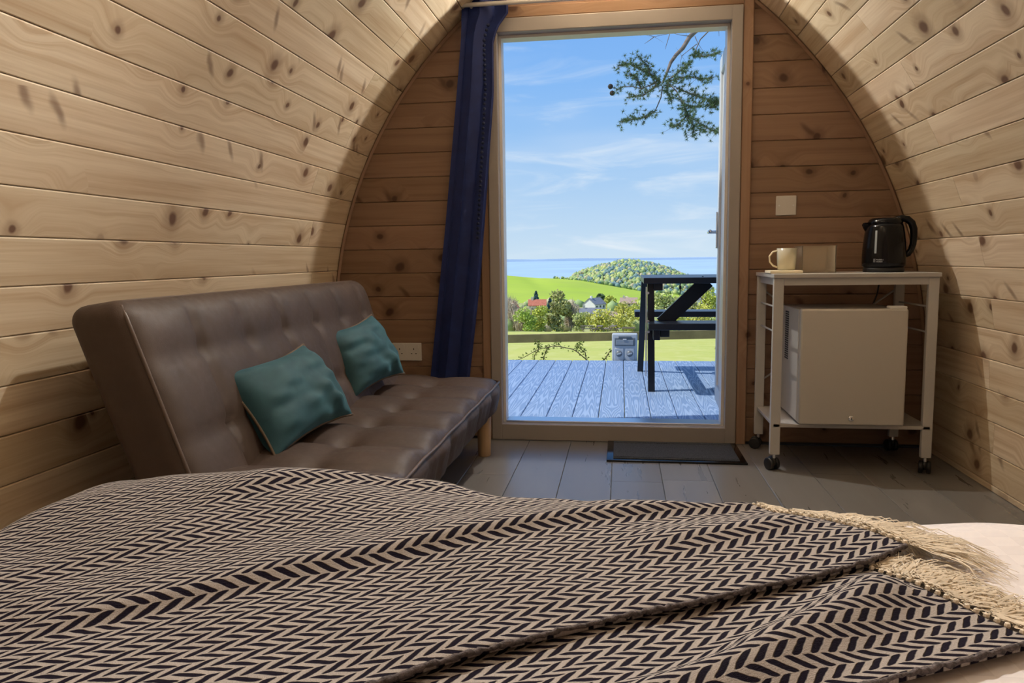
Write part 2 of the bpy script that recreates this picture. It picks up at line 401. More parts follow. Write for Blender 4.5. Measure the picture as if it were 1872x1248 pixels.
def side_wall(side, name, label, joints):
    smax = arc_end(side)
    prof = [wall_s(side, s) for s in np.linspace(0, smax, 40)]
    V = []; n = len(prof)
    for (off, y) in ((.014, YB - .1), (.014, YF + .40), (.10, YB - .1), (.10, YF + .40)):
        for x, z, a in prof: V.append((x + side * off * math.cos(a), y, z + off * math.sin(a) ))
    F = []
    for i in range(n - 1):
        F += [(i, i + 1, n + i + 1, n + i), (2 * n + i, 3 * n + i, 3 * n + i + 1, 2 * n + i + 1), (i, 2 * n + i, 2 * n + i + 1, i + 1), (n + i, n + i + 1, 3 * n + i + 1, 3 * n + i)]
    F += [(0, n, 3 * n, 2 * n), (n - 1, 3 * n - 1, 4 * n - 1, 2 * n - 1)]
    root = mk(name, V, F, M['shell']); tag(root, label, 'wall', kind='structure')
    s = .0242 - PITCH; i = 0; rr = random.Random(11 + side)
    while s < smax - .01:
        a, b_ = max(s, 0.0), min(s + PITCH, smax + .004)
        x0, z0, _ = wall_s(side, a); x1, z1, _ = wall_s(side, b_)
        W = math.hypot(x1 - x0, z1 - z0) - .0012; Y = (x1 - x0, 0, z1 - z0)
        js = joints(i, rr); cuts = [YB] + sorted(js) + [YF]
        for c0, c1 in zip(cuts[:-1], cuts[1:]):
            L = c1 - c0 - .0012; me = board_mesh('board', L, W)
            if side < 0: put_board('board', me, M['pine'], root, (x0, c0, z0), (0, 1, 0), Y)
            else: put_board('board', me, M['pine'], root, (x0, c1, z0), (0, -1, 0), Y)
        s += PITCH; i += 1
    return root
side_wall(-1, 'wall_left', 'pale knotty pine boarded wall curving overhead behind the brown sofa', lambda i, r: [r.choice((3.12, 3.02, 3.2))] if i % 2 else [r.uniform(-.6, .9)])
side_wall(1, 'wall_right', 'pale knotty pine boarded wall curving overhead beside the fridge trolley', lambda i, r: [r.choice((2.93, 2.88))] if i % 2 == 0 else [r.uniform(1.7, 2.1)])

# front wall with the door opening
DX0, DX1, DZ1 = -.607, .521, 1.935          # frame outer size
def arch_poly(off=0.0, zmin=0.0, n=24):
    L = []; 
    for z in np.linspace(zmin, APEX, n): L.append((wall_x(-1, z) - off, z))
    Rr_ = []
    for z in np.linspace(APEX, zmin, n): Rr_.append((wall_x(1, z) + off, z))
    return L, Rr_
L_, R_ = arch_poly(.012)
def strip_wall(y0, y1):
    """front wall slab around the door hole"""
    mb = MB()
    def slab(poly):
        k = len(poly); V = [(x, y0, z) for x, z in poly] + [(x, y1, z) for x, z in poly]
        F = [tuple(range(k)), tuple(range(2 * k - 1, k - 1, -1))] + [(i, i + k, (i + 1) % k + k, (i + 1) % k) for i in range(k)]
        mb.add(V, F)
    zs = np.linspace(0, DZ1, 20)
    for z0, z1 in zip(zs[:-1], zs[1:]):
        slab([(wall_x(-1, z0) - .012, z0), (DX0, z0), (DX0, z1), (wall_x(-1, z1) - .012, z1)])
        slab([(DX1, z0), (wall_x(1, z0) + .012, z0), (wall_x(1, z1) + .012, z1), (DX1, z1)])
    zs = np.linspace(DZ1, APEX, 8)
    for z0, z1 in zip(zs[:-1], zs[1:]):
        slab([(wall_x(-1, z0) - .012, z0), (wall_x(1, z0) + .012, z0), (max(wall_x(1, z1), -.045) + .012, z1), (min(wall_x(-1, z1), -.055) - .012, z1)])
    return mb
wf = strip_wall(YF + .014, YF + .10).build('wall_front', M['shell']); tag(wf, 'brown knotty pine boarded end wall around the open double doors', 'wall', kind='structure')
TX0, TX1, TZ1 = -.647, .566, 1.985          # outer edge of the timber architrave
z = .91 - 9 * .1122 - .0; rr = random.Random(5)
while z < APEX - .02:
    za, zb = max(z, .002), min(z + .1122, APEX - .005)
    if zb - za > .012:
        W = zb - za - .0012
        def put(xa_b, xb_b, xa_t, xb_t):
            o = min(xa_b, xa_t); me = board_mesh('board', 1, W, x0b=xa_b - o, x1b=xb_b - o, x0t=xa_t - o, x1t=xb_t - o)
            put_board('board', me, M['pine_shaded'], wf, (o, YF, za), (1, 0, 0), (0, 0, 1))
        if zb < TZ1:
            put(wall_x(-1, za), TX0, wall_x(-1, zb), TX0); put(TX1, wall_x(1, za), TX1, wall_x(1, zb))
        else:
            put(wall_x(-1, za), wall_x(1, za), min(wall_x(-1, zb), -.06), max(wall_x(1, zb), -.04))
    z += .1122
# rear wall behind the bed
mb = MB(); Lp, Rp = arch_poly(.02); poly = Lp + Rp[1:]; k = len(poly)
V = [(x, YB, z) for x, z in poly] + [(x, YB - .08, z) for x, z in poly]
wr = mk('wall_rear', V, [tuple(range(k))[::-1], tuple(range(k, 2 * k))] + [(i, (i + 1) % k, (i + 1) % k + k, i + k) for i in range(k)], M['pine_shaded']); tag(wr, 'pine end wall behind the bed head', 'wall', kind='structure')

# floor slab and laminate planks
mb = MB(); mb.box(-1.5, 1.45, YB - .1, YF + .10, -.12, -.010); fl = mb.build('floor', M['shell']); tag(fl, 'grey wood effect laminate floor in front of the doors', 'floor', kind='structure')
xs = [-1.405 + .1957 * i for i in range(15)]; rr = random.Random(3)
off = {4: 2.913, 7: 2.87, 8: 2.905, 5: 2.2, 6: 1.9, 10: 2.5, 9: 2.1, 11: 3.05}
for i, x in enumerate(xs[:-1]):
    xe = min(x + .1957, 1.345); 
    j = off.get(i, 1.6 + rr.random()); cuts = [YB] + [c for c in (j - 2.4, j - 1.2, j) if YB + .1 < c < YF - .05] + [YF]
    for c0, c1 in zip(cuts[:-1], cuts[1:]):
        me = board_mesh('plank', c1 - c0 - .0015, xe - x - .0015, th=.010, ch=.0015)
        put_board('plank', me, M['floor'], fl, (xe, c0, 0), (0, 1, 0), (-1, 0, 0))

# arch trim strips and door architrave
def arch_trim(name, side, label):
    pts = []
    for s in np.linspace(0, arc_end(side) - .02, 30):
        x, z, a = wall_s(side, s); pts.append((x - side * .008 * math.cos(a), YF - .008, z - .008 * math.sin(a)))
    mb = MB(); mb.tube(pts, .009, 4); o = mb.build(name, M['pine_shaded']); tag(o, label, 'trim', kind='structure')
arch_trim('trim_1', -1, 'thin pine strip along the arch where left wall meets end wall')
arch_trim('trim_2', 1, 'thin pine strip along the arch where right wall meets end wall')
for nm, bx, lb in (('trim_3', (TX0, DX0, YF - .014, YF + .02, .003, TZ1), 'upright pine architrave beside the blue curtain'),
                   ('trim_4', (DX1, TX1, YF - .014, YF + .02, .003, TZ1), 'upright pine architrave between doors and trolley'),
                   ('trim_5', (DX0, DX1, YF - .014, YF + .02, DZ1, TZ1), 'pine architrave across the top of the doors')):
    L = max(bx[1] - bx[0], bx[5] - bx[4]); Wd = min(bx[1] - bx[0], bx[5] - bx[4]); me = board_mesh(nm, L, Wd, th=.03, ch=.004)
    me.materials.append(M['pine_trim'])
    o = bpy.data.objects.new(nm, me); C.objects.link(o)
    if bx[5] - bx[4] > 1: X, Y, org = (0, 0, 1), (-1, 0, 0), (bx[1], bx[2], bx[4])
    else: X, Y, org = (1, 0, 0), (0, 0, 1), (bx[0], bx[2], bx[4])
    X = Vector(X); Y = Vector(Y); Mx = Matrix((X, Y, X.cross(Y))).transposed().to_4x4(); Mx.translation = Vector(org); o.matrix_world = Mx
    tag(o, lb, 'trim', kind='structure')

# ------------------------------------------------------------------ door_1: white frame, two leaves folded outwards
d1 = thing('door_1', 'white framed double doors standing wide open onto the deck', 'door', (-.04, YF, 0), kind='structure')
IX0, IX1, IZ0, IZ1 = -.557, .472, .078, 1.872
mb = MB(); mb.box(DX0 + .001, IX0, YF - .022, YF + .055, .002, DZ1 - .001, .004); mb.box(IX1, DX1 - .001, YF - .022, YF + .055, .002, DZ1 - .001, .004)
mb.box(IX0 - .004, IX1 + .004, YF - .022, YF + .055, IZ1, DZ1 - .001, .004); mb.box(IX0 - .004, IX1 + .004, YF - .022, YF + .055, .002, IZ0, .004)
fr = mb.build('frame', M['frame_pvc_shaded'], d1)
mb = MB(); g = .012                          # inner rebate, a step further out
mb.box(IX0, IX0 + g, YF + .03, YF + .10, IZ0, IZ1); mb.box(IX1 - g, IX1, YF + .03, YF + .10, IZ0, IZ1)
mb.box(IX0 + g, IX1 - g, YF + .03, YF + .10, IZ1 - g, IZ1)
mb.build('rebate', M['pvc'], fr)
mb = MB(); mb.box(IX0 + g, IX1 - g, YF + .02, YF + .115, IZ0 - .01, IZ0 + .010, .003); mb.build('threshold', M['alu'], d1)
def leaf(hx, side, opened, handle):
    # side=+1: right leaf (hinge on right jamb); opened = degrees from closed
    T_, Wd, z0, z1, y0 = .050, .53, .088, 1.866, YF + .118
    a = math.radians(opened)
    d = np.array((-side * math.cos(a), math.sin(a), 0.0))           # from hinge to lock edge
    n = np.array((-side * math.sin(a), -math.cos(a), 0.0))          # inner face normal (towards the room when closed)
    def part(name, mbx, mat, par, sm=False):
        V = np.asarray(mbx.V, float); V = np.array((hx, y0, 0)) + V[:, :1] * d - V[:, 1:2] * n + V[:, 2:] * np.array((0, 0, 1)); 
        F = mbx.F if side < 0 else [f[::-1] for f in mbx.F]
        return mk(name, V, F, mat, par, sm)
    m1 = MB(); m1.box(0, .075, 0, T_, z0, z1, .004); m1.box(Wd - .075, Wd, 0, T_, z0, z1, .004)
    m1.box(.073, Wd - .073, 0, T_, z1 - .08, z1, .004); m1.box(.073, Wd - .073, 0, T_, z0, z0 + .09, .004)
    lf = part('leaf', m1, M['leaf_door'], d1)
    m2 = MB(); m2.box(.074, Wd - .074, .012, T_ - .012, z0 + .088, z1 - .078); part('panel', m2, M['leaf_door'], lf)
    for hz in (.35, .98, 1.62):
        m3 = MB(); m3.tube([(-.006, T_ + .004, hz - .05), (-.006, T_ + .004, hz + .05)], .008, 10); part('hinge', m3, M['pvc'], lf, True)
    if handle:
        m4 = MB(); m4.box(Wd - .052, Wd - .022, -.010, 0, .90, 1.09, .004); part('handle_plate', m4, M['chrome'], lf)
        m4 = MB(); m4.tube([(Wd - .037, -.008, .985), (Wd - .037, -.040, .985), (Wd - .047, -.047, .985), (Wd - .16, -.047, .985)], .009, 10); part('handle_lever', m4, M['chrome'], lf, True)
leaf(IX1 + .012, 1, 92.3, True)
leaf(IX0 - .012, -1, 96.0, False)

# ------------------------------------------------------------------ added fill spotlights along the ridge (unseen, above the picture): each cup opens towards the rear of the pod
M['fill_bulb'], t_, b_ = new_mat('fill_led'); b_.inputs['Emission Color'].default_value = (1, .9, .74, 1); b_.inputs['Emission Strength'].default_value = 6.0
def fill_spot(y, z, power, cone, blend, tilt, label, col=(1.0, .965, .885), rad=.012):
    x = -.05
    r = thing('added_fill_spot', label, 'fill light', (x, y, z), 'added fill spotlights along the ridge')
    a = math.radians(tilt)
    def tr(mbx, name, mat, par, sm=True):
        V = rot(np.array(mbx.V), 'X', a, (0, 0, 0)) + np.array((x, y, z)); return mk(name, V, mbx.F, mat, par, sm)
    mbx = MB(); prof = [(.012, .045), (.034, .040), (.040, .020), (.040, .006), (.037, .006), (.036, .018), (.010, .030)]
    n = 20; V = [(rr_ * math.cos(2 * PI * j / n), yy_, rr_ * math.sin(2 * PI * j / n)) for rr_, yy_ in prof for j in range(n)]
    mbx.add(V, [(i * n + j, i * n + (j + 1) % n, (i + 1) * n + (j + 1) % n, (i + 1) * n + j) for i in range(len(prof) - 1) for j in range(n)])
    cup = tr(mbx, 'cup', M['fill_spot_body'], r)
    mbx = MB(); mbx.tube([(0, .044, 0), (0, .06, .02)], .006, 8); tr(mbx, 'swivel', M['fill_spot_body'], r)
    mb = MB(); mb.tube([(x, y + .05, z + .02), (x, y + .05, max(z + .03, APEX - .0))], .006, 8); mb.lathe([(.03, APEX - .035), (.03, APEX - .01)], x, y + .05, 16); mb.build('stem', M['fill_spot_body'], r, True)
    mbx = MB(); mbx.tube([(0, .030, 0), (0, .012, 0)], .010, 10); tr(mbx, 'fill_bulb', M['fill_bulb'], r)
    L = bpy.data.lights.new('fill_spot_light', 'SPOT'); L.energy = power; L.color = col; L.spot_size = math.radians(cone); L.spot_blend = blend; L.shadow_soft_size = rad
    o = bpy.data.objects.new('fill_spot_light', L); C.objects.link(o); o.parent = r
    # spot points along -Z; aim at -Y tilted down
    o.rotation_euler = Vector((0, -math.cos(a), -math.sin(a))).to_track_quat('-Z', 'Y').to_euler(); o.location = (0, -.002, 0)
fill_spot(3.40, 2.13, 70, 170, .06, 0, 'added unseen fill spotlight directly above the doors')
fill_spot(2.10, 2.17, 158, 168, .9, 14, 'added unseen fill spotlight above the sofa')
fill_spot(0.70, 2.17, 70, 168, .9, 14, 'added unseen fill spotlight above the bed')

# ------------------------------------------------------------------ sofa bed
SY0, SY1 = 1.55, 3.285
sofa = thing('sofa_bed', 'brown leather click-clack sofa bed with tufted seat against the left wall', 'sofa', (-.85, 2.4, 0))
nz = lattice_noise(4)
def cells(y):                                # six upholstery columns along the sofa
    f = (y - SY0) / (SY1 - SY0) * 7.0; return f - np.floor(f)
def ridge(c, p=.45): return np.abs(np.sin(PI * c)) ** p
# seat
sx0, sx1, sz0, sz1 = -1.06, -.525, .172, .322
V, F = rbox((sx1 - sx0, SY1 - SY0, sz1 - sz0), .035, 4, (20, 84, 3))
top = np.clip((V[:, 2] - .0) / .06, 0, 1)
V += np.array(((sx0 + sx1) / 2, (SY0 + SY1) / 2, (sz0 + sz1) / 2))
fx = (V[:, 0] - sx0) / (sx1 - sx0); cx_ = np.where(fx < .52, fx / .52, (fx - .52) / .48)
puff = ridge(cells(V[:, 1]), .5) * (.35 + .65 * ridge(np.clip(cx_, 0, 1), .4))
dimp = np.exp(-((np.minimum(cells(V[:, 1]), 1 - cells(V[:, 1])) / .16) ** 2 + ((fx - .52) / .055) ** 2))
inner = np.clip((sx1 - V[:, 0]) / .04, 0, 1) * np.clip((SY1 - V[:, 1]) / .05, 0, 1) * np.clip((V[:, 1] - SY0) / .05, 0, 1)
V[:, 2] += top * inner * (.030 * puff - .024 * dimp - .004 + .006 * (nz(V[:, 1] * 30, V[:, 0] * 9) - .5)) + .012 * top * (1 - fx)
front = np.clip((V[:, 0] - (sx1 - .02)) / .02, 0, 1) * np.clip((V[:, 2] - sz0) / .03, 0, 1) * np.clip((sz1 - V[:, 2]) / .03, 0, 1)
V[:, 0] += front * (.014 * ridge(cells(V[:, 1]), .8) + .010 * (nz(V[:, 1] * 26, V[:, 2] * 4) - .5)) - (sz1 - V[:, 2]) * .22 * np.clip((V[:, 0] + .75) / .2, 0, 1)
seat = mk('seat', V, F, M['leather'], sofa, True)
# backrest, leaning; local: thickness along x, then sheared
bz0, bz1, bt = .20, .782, .160
BY0_, BY1_ = SY0 + .005, SY1 - .11
V, F = rbox((bt, BY1_ - BY0_, bz1 - bz0), .045, 4, (3, 84, 24))
fr_ = np.clip((V[:, 0] - .02) / .04, 0, 1)
V += np.array((0, (BY0_ + BY1_) / 2, (bz0 + bz1) / 2))
fz_ = (V[:, 2] - bz0) / (bz1 - bz0); cz_ = np.where(fz_ < .76, np.where(fz_ < .42, fz_ / .42, (fz_ - .42) / .34), (fz_ - .76) / .24)
inn = np.clip((bz1 - V[:, 2]) / .06, 0, 1) * np.clip((BY1_ - V[:, 1]) / .06, 0, 1) * np.clip((V[:, 1] - BY0_) / .06, 0, 1)
cy_ = cells(V[:, 1]); near = np.minimum(cy_, 1 - cy_)
seam = np.exp(-(near / .035) ** 2) + np.exp(-(((fz_ - .76)) / .008) ** 2) + np.exp(-(((fz_ - .42)) / .008) ** 2)
dimp = np.exp(-(near / .13) ** 2 - ((fz_ - .76) / .035) ** 2) + np.exp(-(near / .13) ** 2 - ((fz_ - .42) / .035) ** 2)
V[:, 0] += fr_ * inn * (.012 * ridge(cy_, .5) * ridge(np.clip(cz_, 0, 1), .5) - .008 * np.minimum(seam, 1) - .014 * dimp + .003 * (nz(V[:, 1] * 20, V[:, 2] * 20) - .5))
zs_ = V[:, 2].copy(); V[:, 2] -= (bt / 2 - V[:, 0]) * .15 * np.clip((zs_ - bz0) / .3, 0, 1); V[:, 0] += -1.195 + (bz1 - zs_) * .36
back = mk('backrest', V, F, M['leather'], sofa, True)
# piping along the seat edge and round the backrest face
def bface(z): return -1.195 + (bz1 - z) * .36 + bt / 2
mb = MB(); pts = [(sx1 - .006, y, sz1 - .004 + .002 * math.sin(y * 20)) for y in np.linspace(SY0 + .03, SY1 - .03, 40)]
mb.tube(pts + [(sx1 - .03, SY1 - .006, sz1 - .002)] + [(x, SY1 - .008, sz1 + .0) for x in np.linspace(sx1 - .06, sx0 + .1, 12)], .0045, 8); mb.build('piping', M['piping'], seat, True)
mb = MB(); p1 = [(bface(z) - .012, BY0_ + .014, z) for z in np.linspace(bz0 + .1, bz1 - .045, 14)]
p2 = [(bface(bz1 - .02) - .022, BY0_ + .025, bz1 - .020), (bface(bz1) - .030, BY0_ + .05, bz1 - .011)]
p3 = [(bface(bz1) - .032, y, bz1 - .010) for y in np.linspace(BY0_ + .1, BY1_ - .1, 30)]
p4 = [(bface(bz1) - .030, BY1_ - .055, bz1 - .011), (bface(bz1 - .02) - .022, BY1_ - .03, bz1 - .020)]
p5 = [(bface(z) - .012, BY1_ - .018, z) for z in np.linspace(bz1 - .045, bz0 + .1, 14)]
mb.tube(p1 + p2 + p3 + p4 + p5, .0045, 8); mb.build('piping', M['piping'], back, True)
for lx, ly in ((-.592, 3.20), (-.592, 1.66), (-1.0, 3.20), (-1.0, 1.66)):
    mb = MB(); mb.lathe([(.026, 0.0), (.028, .003), (.031, .18)], lx, ly, 24); mb.build('leg', M['oak_leg'], sofa, True)
mb = MB(); mb.bar((-.75, SY0 + .15, .165), (-.75, SY1 - .15, .165), .04, .03); mb.build('underframe', M['black_rubber'], sofa)

# ------------------------------------------------------------------ velvet cushions leaning on the backrest
def cushion(label, c, w_, h_, thick, yaw, lean, roll_, seed):
    n = 41; a = np.linspace(-1, 1, n); U, Vv = np.meshgrid(a, a, indexing='ij'); nn = lattice_noise(seed)
    prof = (np.clip(1 - np.abs(U) ** 2.6, 0, 1) ** .55) * (np.clip(1 - np.abs(Vv) ** 2.6, 0, 1) ** .55)
    pin = 1 - .10 * (1 - Vv ** 2) * np.abs(U) ** 3; piy = 1 - .16 * (1 - U ** 2) * np.abs(Vv) ** 3
    X = U * w_ / 2 * pin; Z = Vv * h_ / 2 * piy
    wr_ = .020 * (nn(U * 3 + 9, Vv * 5 + 9) - .5) * prof + .010 * np.sin((U * 5 + Vv * 3) * 2.2) * np.exp(-((U - .45) ** 2 + (Vv + .55) ** 2) * 5)
    front = np.stack([X, -thick / 2 * prof - wr_, Z], -1).reshape(-1, 3); backp = np.stack([X, thick / 2 * prof - wr_ * 0, Z], -1).reshape(-1, 3)
    V = np.concatenate([front, backp]); g = grid(n, n); F = [f for f in g] + [tuple(i + n * n for i in f[::-1]) for f in g]
    rim = [(i, 0) for i in range(n)] + [(n - 1, j) for j in range(1, n)] + [(i, n - 1) for i in range(n - 2, -1, -1)] + [(0, j) for j in range(n - 2, 0, -1)]
    ids = [i * n + j for i, j in rim]; k = len(ids)
    # outside rim closed by the two sheets meeting (prof = 0 there)
    def tr(P):
        P = rot(P, 'Y', math.radians(roll_)); P = rot(P, 'X', math.radians(lean)); P = rot(P, 'Z', math.radians(yaw)); return P + np.array(c)
    r = thing('velvet_cushion', label, 'cushion', tuple(c), 'teal velvet cushions on the sofa')
    cov = mk('cover', tr(V), [f[::-1] for f in F], M['teal'], r, True)
    rp = tr(front[ids]); mb = MB(); mb.tube(list(rp) + [rp[0]], .0042, 6, False); mb.build('welt', M['brown_welt'], r, True)
    return r
cushion('teal velvet cushion nearer the bed, slumped on the sofa seat', (-.955, 2.065, .468), .44, .275, .17, 80, -35, -5, 3)
cushion('teal velvet cushion nearer the curtain, propped upright in the sofa corner', (-.985, 2.78, .498), .37, .275, .16, 72, -28, -8, 8)

# ------------------------------------------------------------------ curtain and pole
cur = thing('curtain', 'long navy blue velvet curtain gathered beside the open doors', 'curtain', (-.7, 3.42, .02))
zc = [2.04, 2.00, 1.94, 1.88, 1.82, 1.60, 1.30, 1.00, .79, .50, .34, .03]
xl = [-.70, -.702, -.704, -.706, -.710, -.735, -.770, -.805, -.832, -.868, -.888, -.925]
xr = [-.50, -.490, -.487, -.535, -.556, -.558, -.585, -.612, -.632, -.667, -.688, -.725]
nu, nv = 90, 80; V = []
zz = np.linspace(2.04, .03, nv)
for i in range(nu):
    f = i / (nu - 1)
    for z in zz:
        a = np.interp(-z, [-q for q in zc], xl); b = np.interp(-z, [-q for q in zc], xr)
        t = f * 1.9 * 2 * PI; amp = .019 * (1 - .35 * abs(2 * f - 1)); lo = 2.04 - z
        dpt = amp * math.sin(t + .5 * math.sin(z * 2.1)) + .010 * math.sin(t * .37 + 1 + z * 1.3)
        V.append((a + (b - a) * f + .008 * math.sin(2 * t), 3.435 + dpt, z))
F = grid(nu, nv); nV = len(V)
V2 = [(x, y + .006, z) for x, y, z in V]
edge = [i * nv for i in range(nu)]
F = F + [tuple(k + nV for k in f[::-1]) for f in grid(nu, nv)]
mk('drape', V + V2, F, M['navy'], cur, True)
mb = MB()                                   # bobble trim down the leading edge
for z in np.arange(1.88, .95, -.021):
    b = np.interp(-z, [-q for q in zc], xr); mb.ball((b - .045 + .018 * (1.9 - z), 3.400 + .004 * math.sin(z * 60), z), .0075, 8, 5)
mb.build('bobble_trim', M['navy_trim'], cur, True)
pole = thing('curtain_pole', 'white curtain pole with small ball end above the doors', 'curtain pole', (-.05, 3.405, 1.972))
mb = MB(); mb.tube([(-.735, 3.405, 1.972), (.62, 3.405, 1.972)], .0095, 16); mb.build('rod', M['pvc'], pole, True)
for x in (-.745, .63):
    mb = MB(); mb.ball((x, 3.405, 1.972), .020, 16, 10); mb.build('finial', M['pvc'], pole, True)
for x in (-.66, .56):
    mb = MB(); mb.tube([(x, 3.405, 1.972), (x, YF - .001, 1.972)], .007, 10); mb.lathe([(.001, 2.0), (.001, 2.001)], x, 3.45, 6); mb.build('bracket', M['pvc'], pole, True)

# ------------------------------------------------------------------ plates on the front wall
pl = thing('blank_wall_plate', 'square white blank wall plate on the boards above the glass mug', 'wall plate', (.719, YF, 1.0765))
mb = MB(); mb.box(.676, .762, YF - .009, YF + .0, 1.034, 1.119, .003); p_ = mb.build('plate', M['plate'], pl)
for x in (.689, .749):
    mb = MB(); V, F = [], []; mb.tube([(x, YF - .0105, 1.0765), (x, YF - .008, 1.0765)], .0035, 10); mb.build('screw', M['steel'], pl)
so = thing('double_wall_socket', 'white double plug socket low on the wall behind the cushion', 'socket', (-1.02, YF, .42))
mb = MB(); mb.box(-1.093, -.947, YF - .010, YF, .377, .463, .003); mb.build('plate', M['plate'], so)
for cx in (-1.055, -.985):
    for dx_, dz_, w2, h2 in ((0, .022, .004, .008), (-.011, 0.0, .007, .004), (.011, 0.0, .007, .004)):
        mb = MB(); mb.box(cx + dx_ - w2 / 2, cx + dx_ + w2 / 2, YF - .0106, YF - .0095, .412 + dz_ - h2 / 2, .412 + dz_ + h2 / 2); mb.build('pin_hole', M['dark_hole'], so)
    mb = MB(); mb.box(cx + .012, cx + .024, YF - .0125, YF - .009, .438, .456, .001); mb.build('switch', M['plate'], so)
# slim heater on the right wall at the picture edge
he = thing('panel_heater', 'white slim panel heater on the right wall at the picture edge', 'heater', (1.24, 2.1, .5))
V, F = rbox((.06, .62, .222), .018, 3); mb = MB(); mb.add(V + np.array((1.233, 2.137, .502)), F); mb.build('casing', M['heater'], he, True)
for y in (1.95, 2.3):
    mb = MB(); mb.box(1.255, 1.312, y - .02, y + .02, .44, .56); mb.build('bracket', M['heater'], he)

# ------------------------------------------------------------------ trolley
tr = thing('wheeled_trolley', 'white metal trolley on black castors holding the fridge and kettle', 'trolley', (.9, 3.26, 0))
LX0, LX1, LY0, LY1, TZ = .612, 1.180, 3.085, 3.440, .787
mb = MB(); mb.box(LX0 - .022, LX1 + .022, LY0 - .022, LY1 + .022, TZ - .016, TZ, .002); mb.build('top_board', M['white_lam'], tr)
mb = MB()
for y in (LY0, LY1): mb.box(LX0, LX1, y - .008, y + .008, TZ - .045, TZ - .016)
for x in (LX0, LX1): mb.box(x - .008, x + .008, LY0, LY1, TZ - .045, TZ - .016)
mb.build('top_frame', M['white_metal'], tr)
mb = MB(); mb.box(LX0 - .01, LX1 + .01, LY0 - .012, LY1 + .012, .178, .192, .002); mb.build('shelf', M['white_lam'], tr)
for x in (LX0, LX1):
    for y in (LY0, LY1):
        mb = MB(); mb.box(x - .019, x + .019, y - .012, y + .012, .066, TZ - .016, .003); mb.build('leg', M['white_metal'], tr)
        sw = {(LX0, LY0): .5, (LX1, LY0): -.4, (LX0, LY1): 1.2, (LX1, LY1): .2}[(x, y)]
        ca = MB(); dxc, dyc = math.cos(sw), math.sin(sw)
        ca.tube([(x, y, .05), (x, y, .068)], .006, 10); cs = ca.build('castor', M['steel'], tr)
        wh = MB(); cxw, cyw = x - .012 * dyc, y + .012 * dxc
        for o_ in (-.014, .014):
            p = np.array((cxw + dxc * o_, cyw + dyc * o_, .025)); q = np.array((dxc, dyc, 0)) * .008
            wh.tube([p - q, p - q * .8, p + q * .8, p + q], [.021, .025, .025, .021], 20)
        wh.build('wheel', M['black_rubber'], cs, True)
        ho = MB(); p = np.array((cxw, cyw, 0)); q = np.array((dxc, dyc, 0)) * .006
        ho.tube([p - q + (0, 0, .034), p + q + (0, 0, .034)], .021, 16); ho.build('housing', M['black_rubber'], cs, True)
def rod(p, q, r=.004):
    mb = MB(); mb.tube([p, q], r, 8); mb.build('wire_rail', M['white_metal'], tr, True)
for x in (LX0, LX1):
    for z in (.655, .555): rod((x, LY0, z), (x, LY1, z))
rod((LX0, LY1 + .004, .715), (LX1, LY1 + .004, .30)); rod((LX0, LY1 + .012, .30), (LX1, LY1 + .012, .715))

# fridge
fg = thing('mini_fridge', 'white mini fridge with bottom lock standing on the trolley shelf', 'fridge', (.885, 3.2, .192))
FX0, FX1, FY0, FY1, FZ0, FZ1 = .690, 1.078, 3.028, 3.415, .200, .652
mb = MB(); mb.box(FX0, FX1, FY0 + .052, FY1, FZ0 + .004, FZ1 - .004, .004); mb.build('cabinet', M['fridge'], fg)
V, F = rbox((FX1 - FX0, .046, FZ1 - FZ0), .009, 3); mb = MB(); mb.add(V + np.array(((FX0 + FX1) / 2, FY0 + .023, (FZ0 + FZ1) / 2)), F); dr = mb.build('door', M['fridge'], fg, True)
mb = MB(); mb.box(FX0 + .006, FX1 - .006, FY0 + .044, FY0 + .054, FZ0 + .008, FZ1 - .008); mb.build('seal', M['dark_hole'], fg)
mb = MB(); lx_, lz_ = .8835, .228; mb.tube([(lx_, FY0 + .002, lz_), (lx_, FY0 - .004, lz_), (lx_, FY0 - .005, lz_)], [.011, .011, .009], 20); lk = mb.build('lock', M['chrome'], dr, True)
mb = MB(); mb.box(lx_ - .001, lx_ + .001, FY0 - .0062, FY0 - .0045, lz_ - .005, lz_ + .005); mb.build('keyhole', M['dark_hole'], lk)
mb = MB(); mb.box(1.012, 1.074, FY0 + .006, FY0 + .05, FZ1 - .001, FZ1 + .010, .003); mb.build('hinge_cover', M['pvc'], fg)
for i in range(22):
    z = .625 - i * .0092; mb = MB(); mb.box(FX0 - .0015, FX0 + .002, FY1 - .165, FY1 - .105, z - .0028, z + .0028); mb.build('vent_slot', M['dark_hole'], fg)
for x in (FX0 + .04, FX1 - .04):
    for y in (FY0 + .08, FY1 - .05):
        mb = MB(); mb.lathe([(.012, .192), (.012, .206)], x, y, 12); mb.build('foot', M['black_rubber'], fg)

# kettle
KX, KY, KZ = 1.048, 3.24, TZ
ke = thing('electric_kettle', 'glossy black electric kettle with side handle on the trolley top', 'kettle', (KX, KY, KZ))
mb = MB(); mb.lathe([(.074, KZ), (.076, KZ + .004), (.076, KZ + .016), (.072, KZ + .02)], KX, KY, 40); mb.build('power_base', M['black_rubber'], ke, True)
prof = [(.074, .020), (.080, .026), (.081, .04), (.081, .07), (.0795, .10), (.077, .13), (.074, .155), (.070, .178), (.066, .190)]
mb = MB(); mb.lathe([(r, KZ + h) for r, h in prof], KX, KY, 48); body = mb.build('body', M['black_gloss'], ke, True)
mb = MB(); mb.lathe([(.066, KZ + .190), (.064, KZ + .200), (.059, KZ + .209), (.048, KZ + .215), (.01, KZ + .217)], KX, KY, 48); lid = mb.build('lid', M['black_gloss'], ke, True)
mb = MB(); mb.box(KX + .012, KX + .05, KY - .012, KY + .012, KZ + .206, KZ + .217, .003); mb.build('lid_button', M['black_rubber'], lid)
ha = math.radians(-8); hd = (math.cos(ha), math.sin(ha))
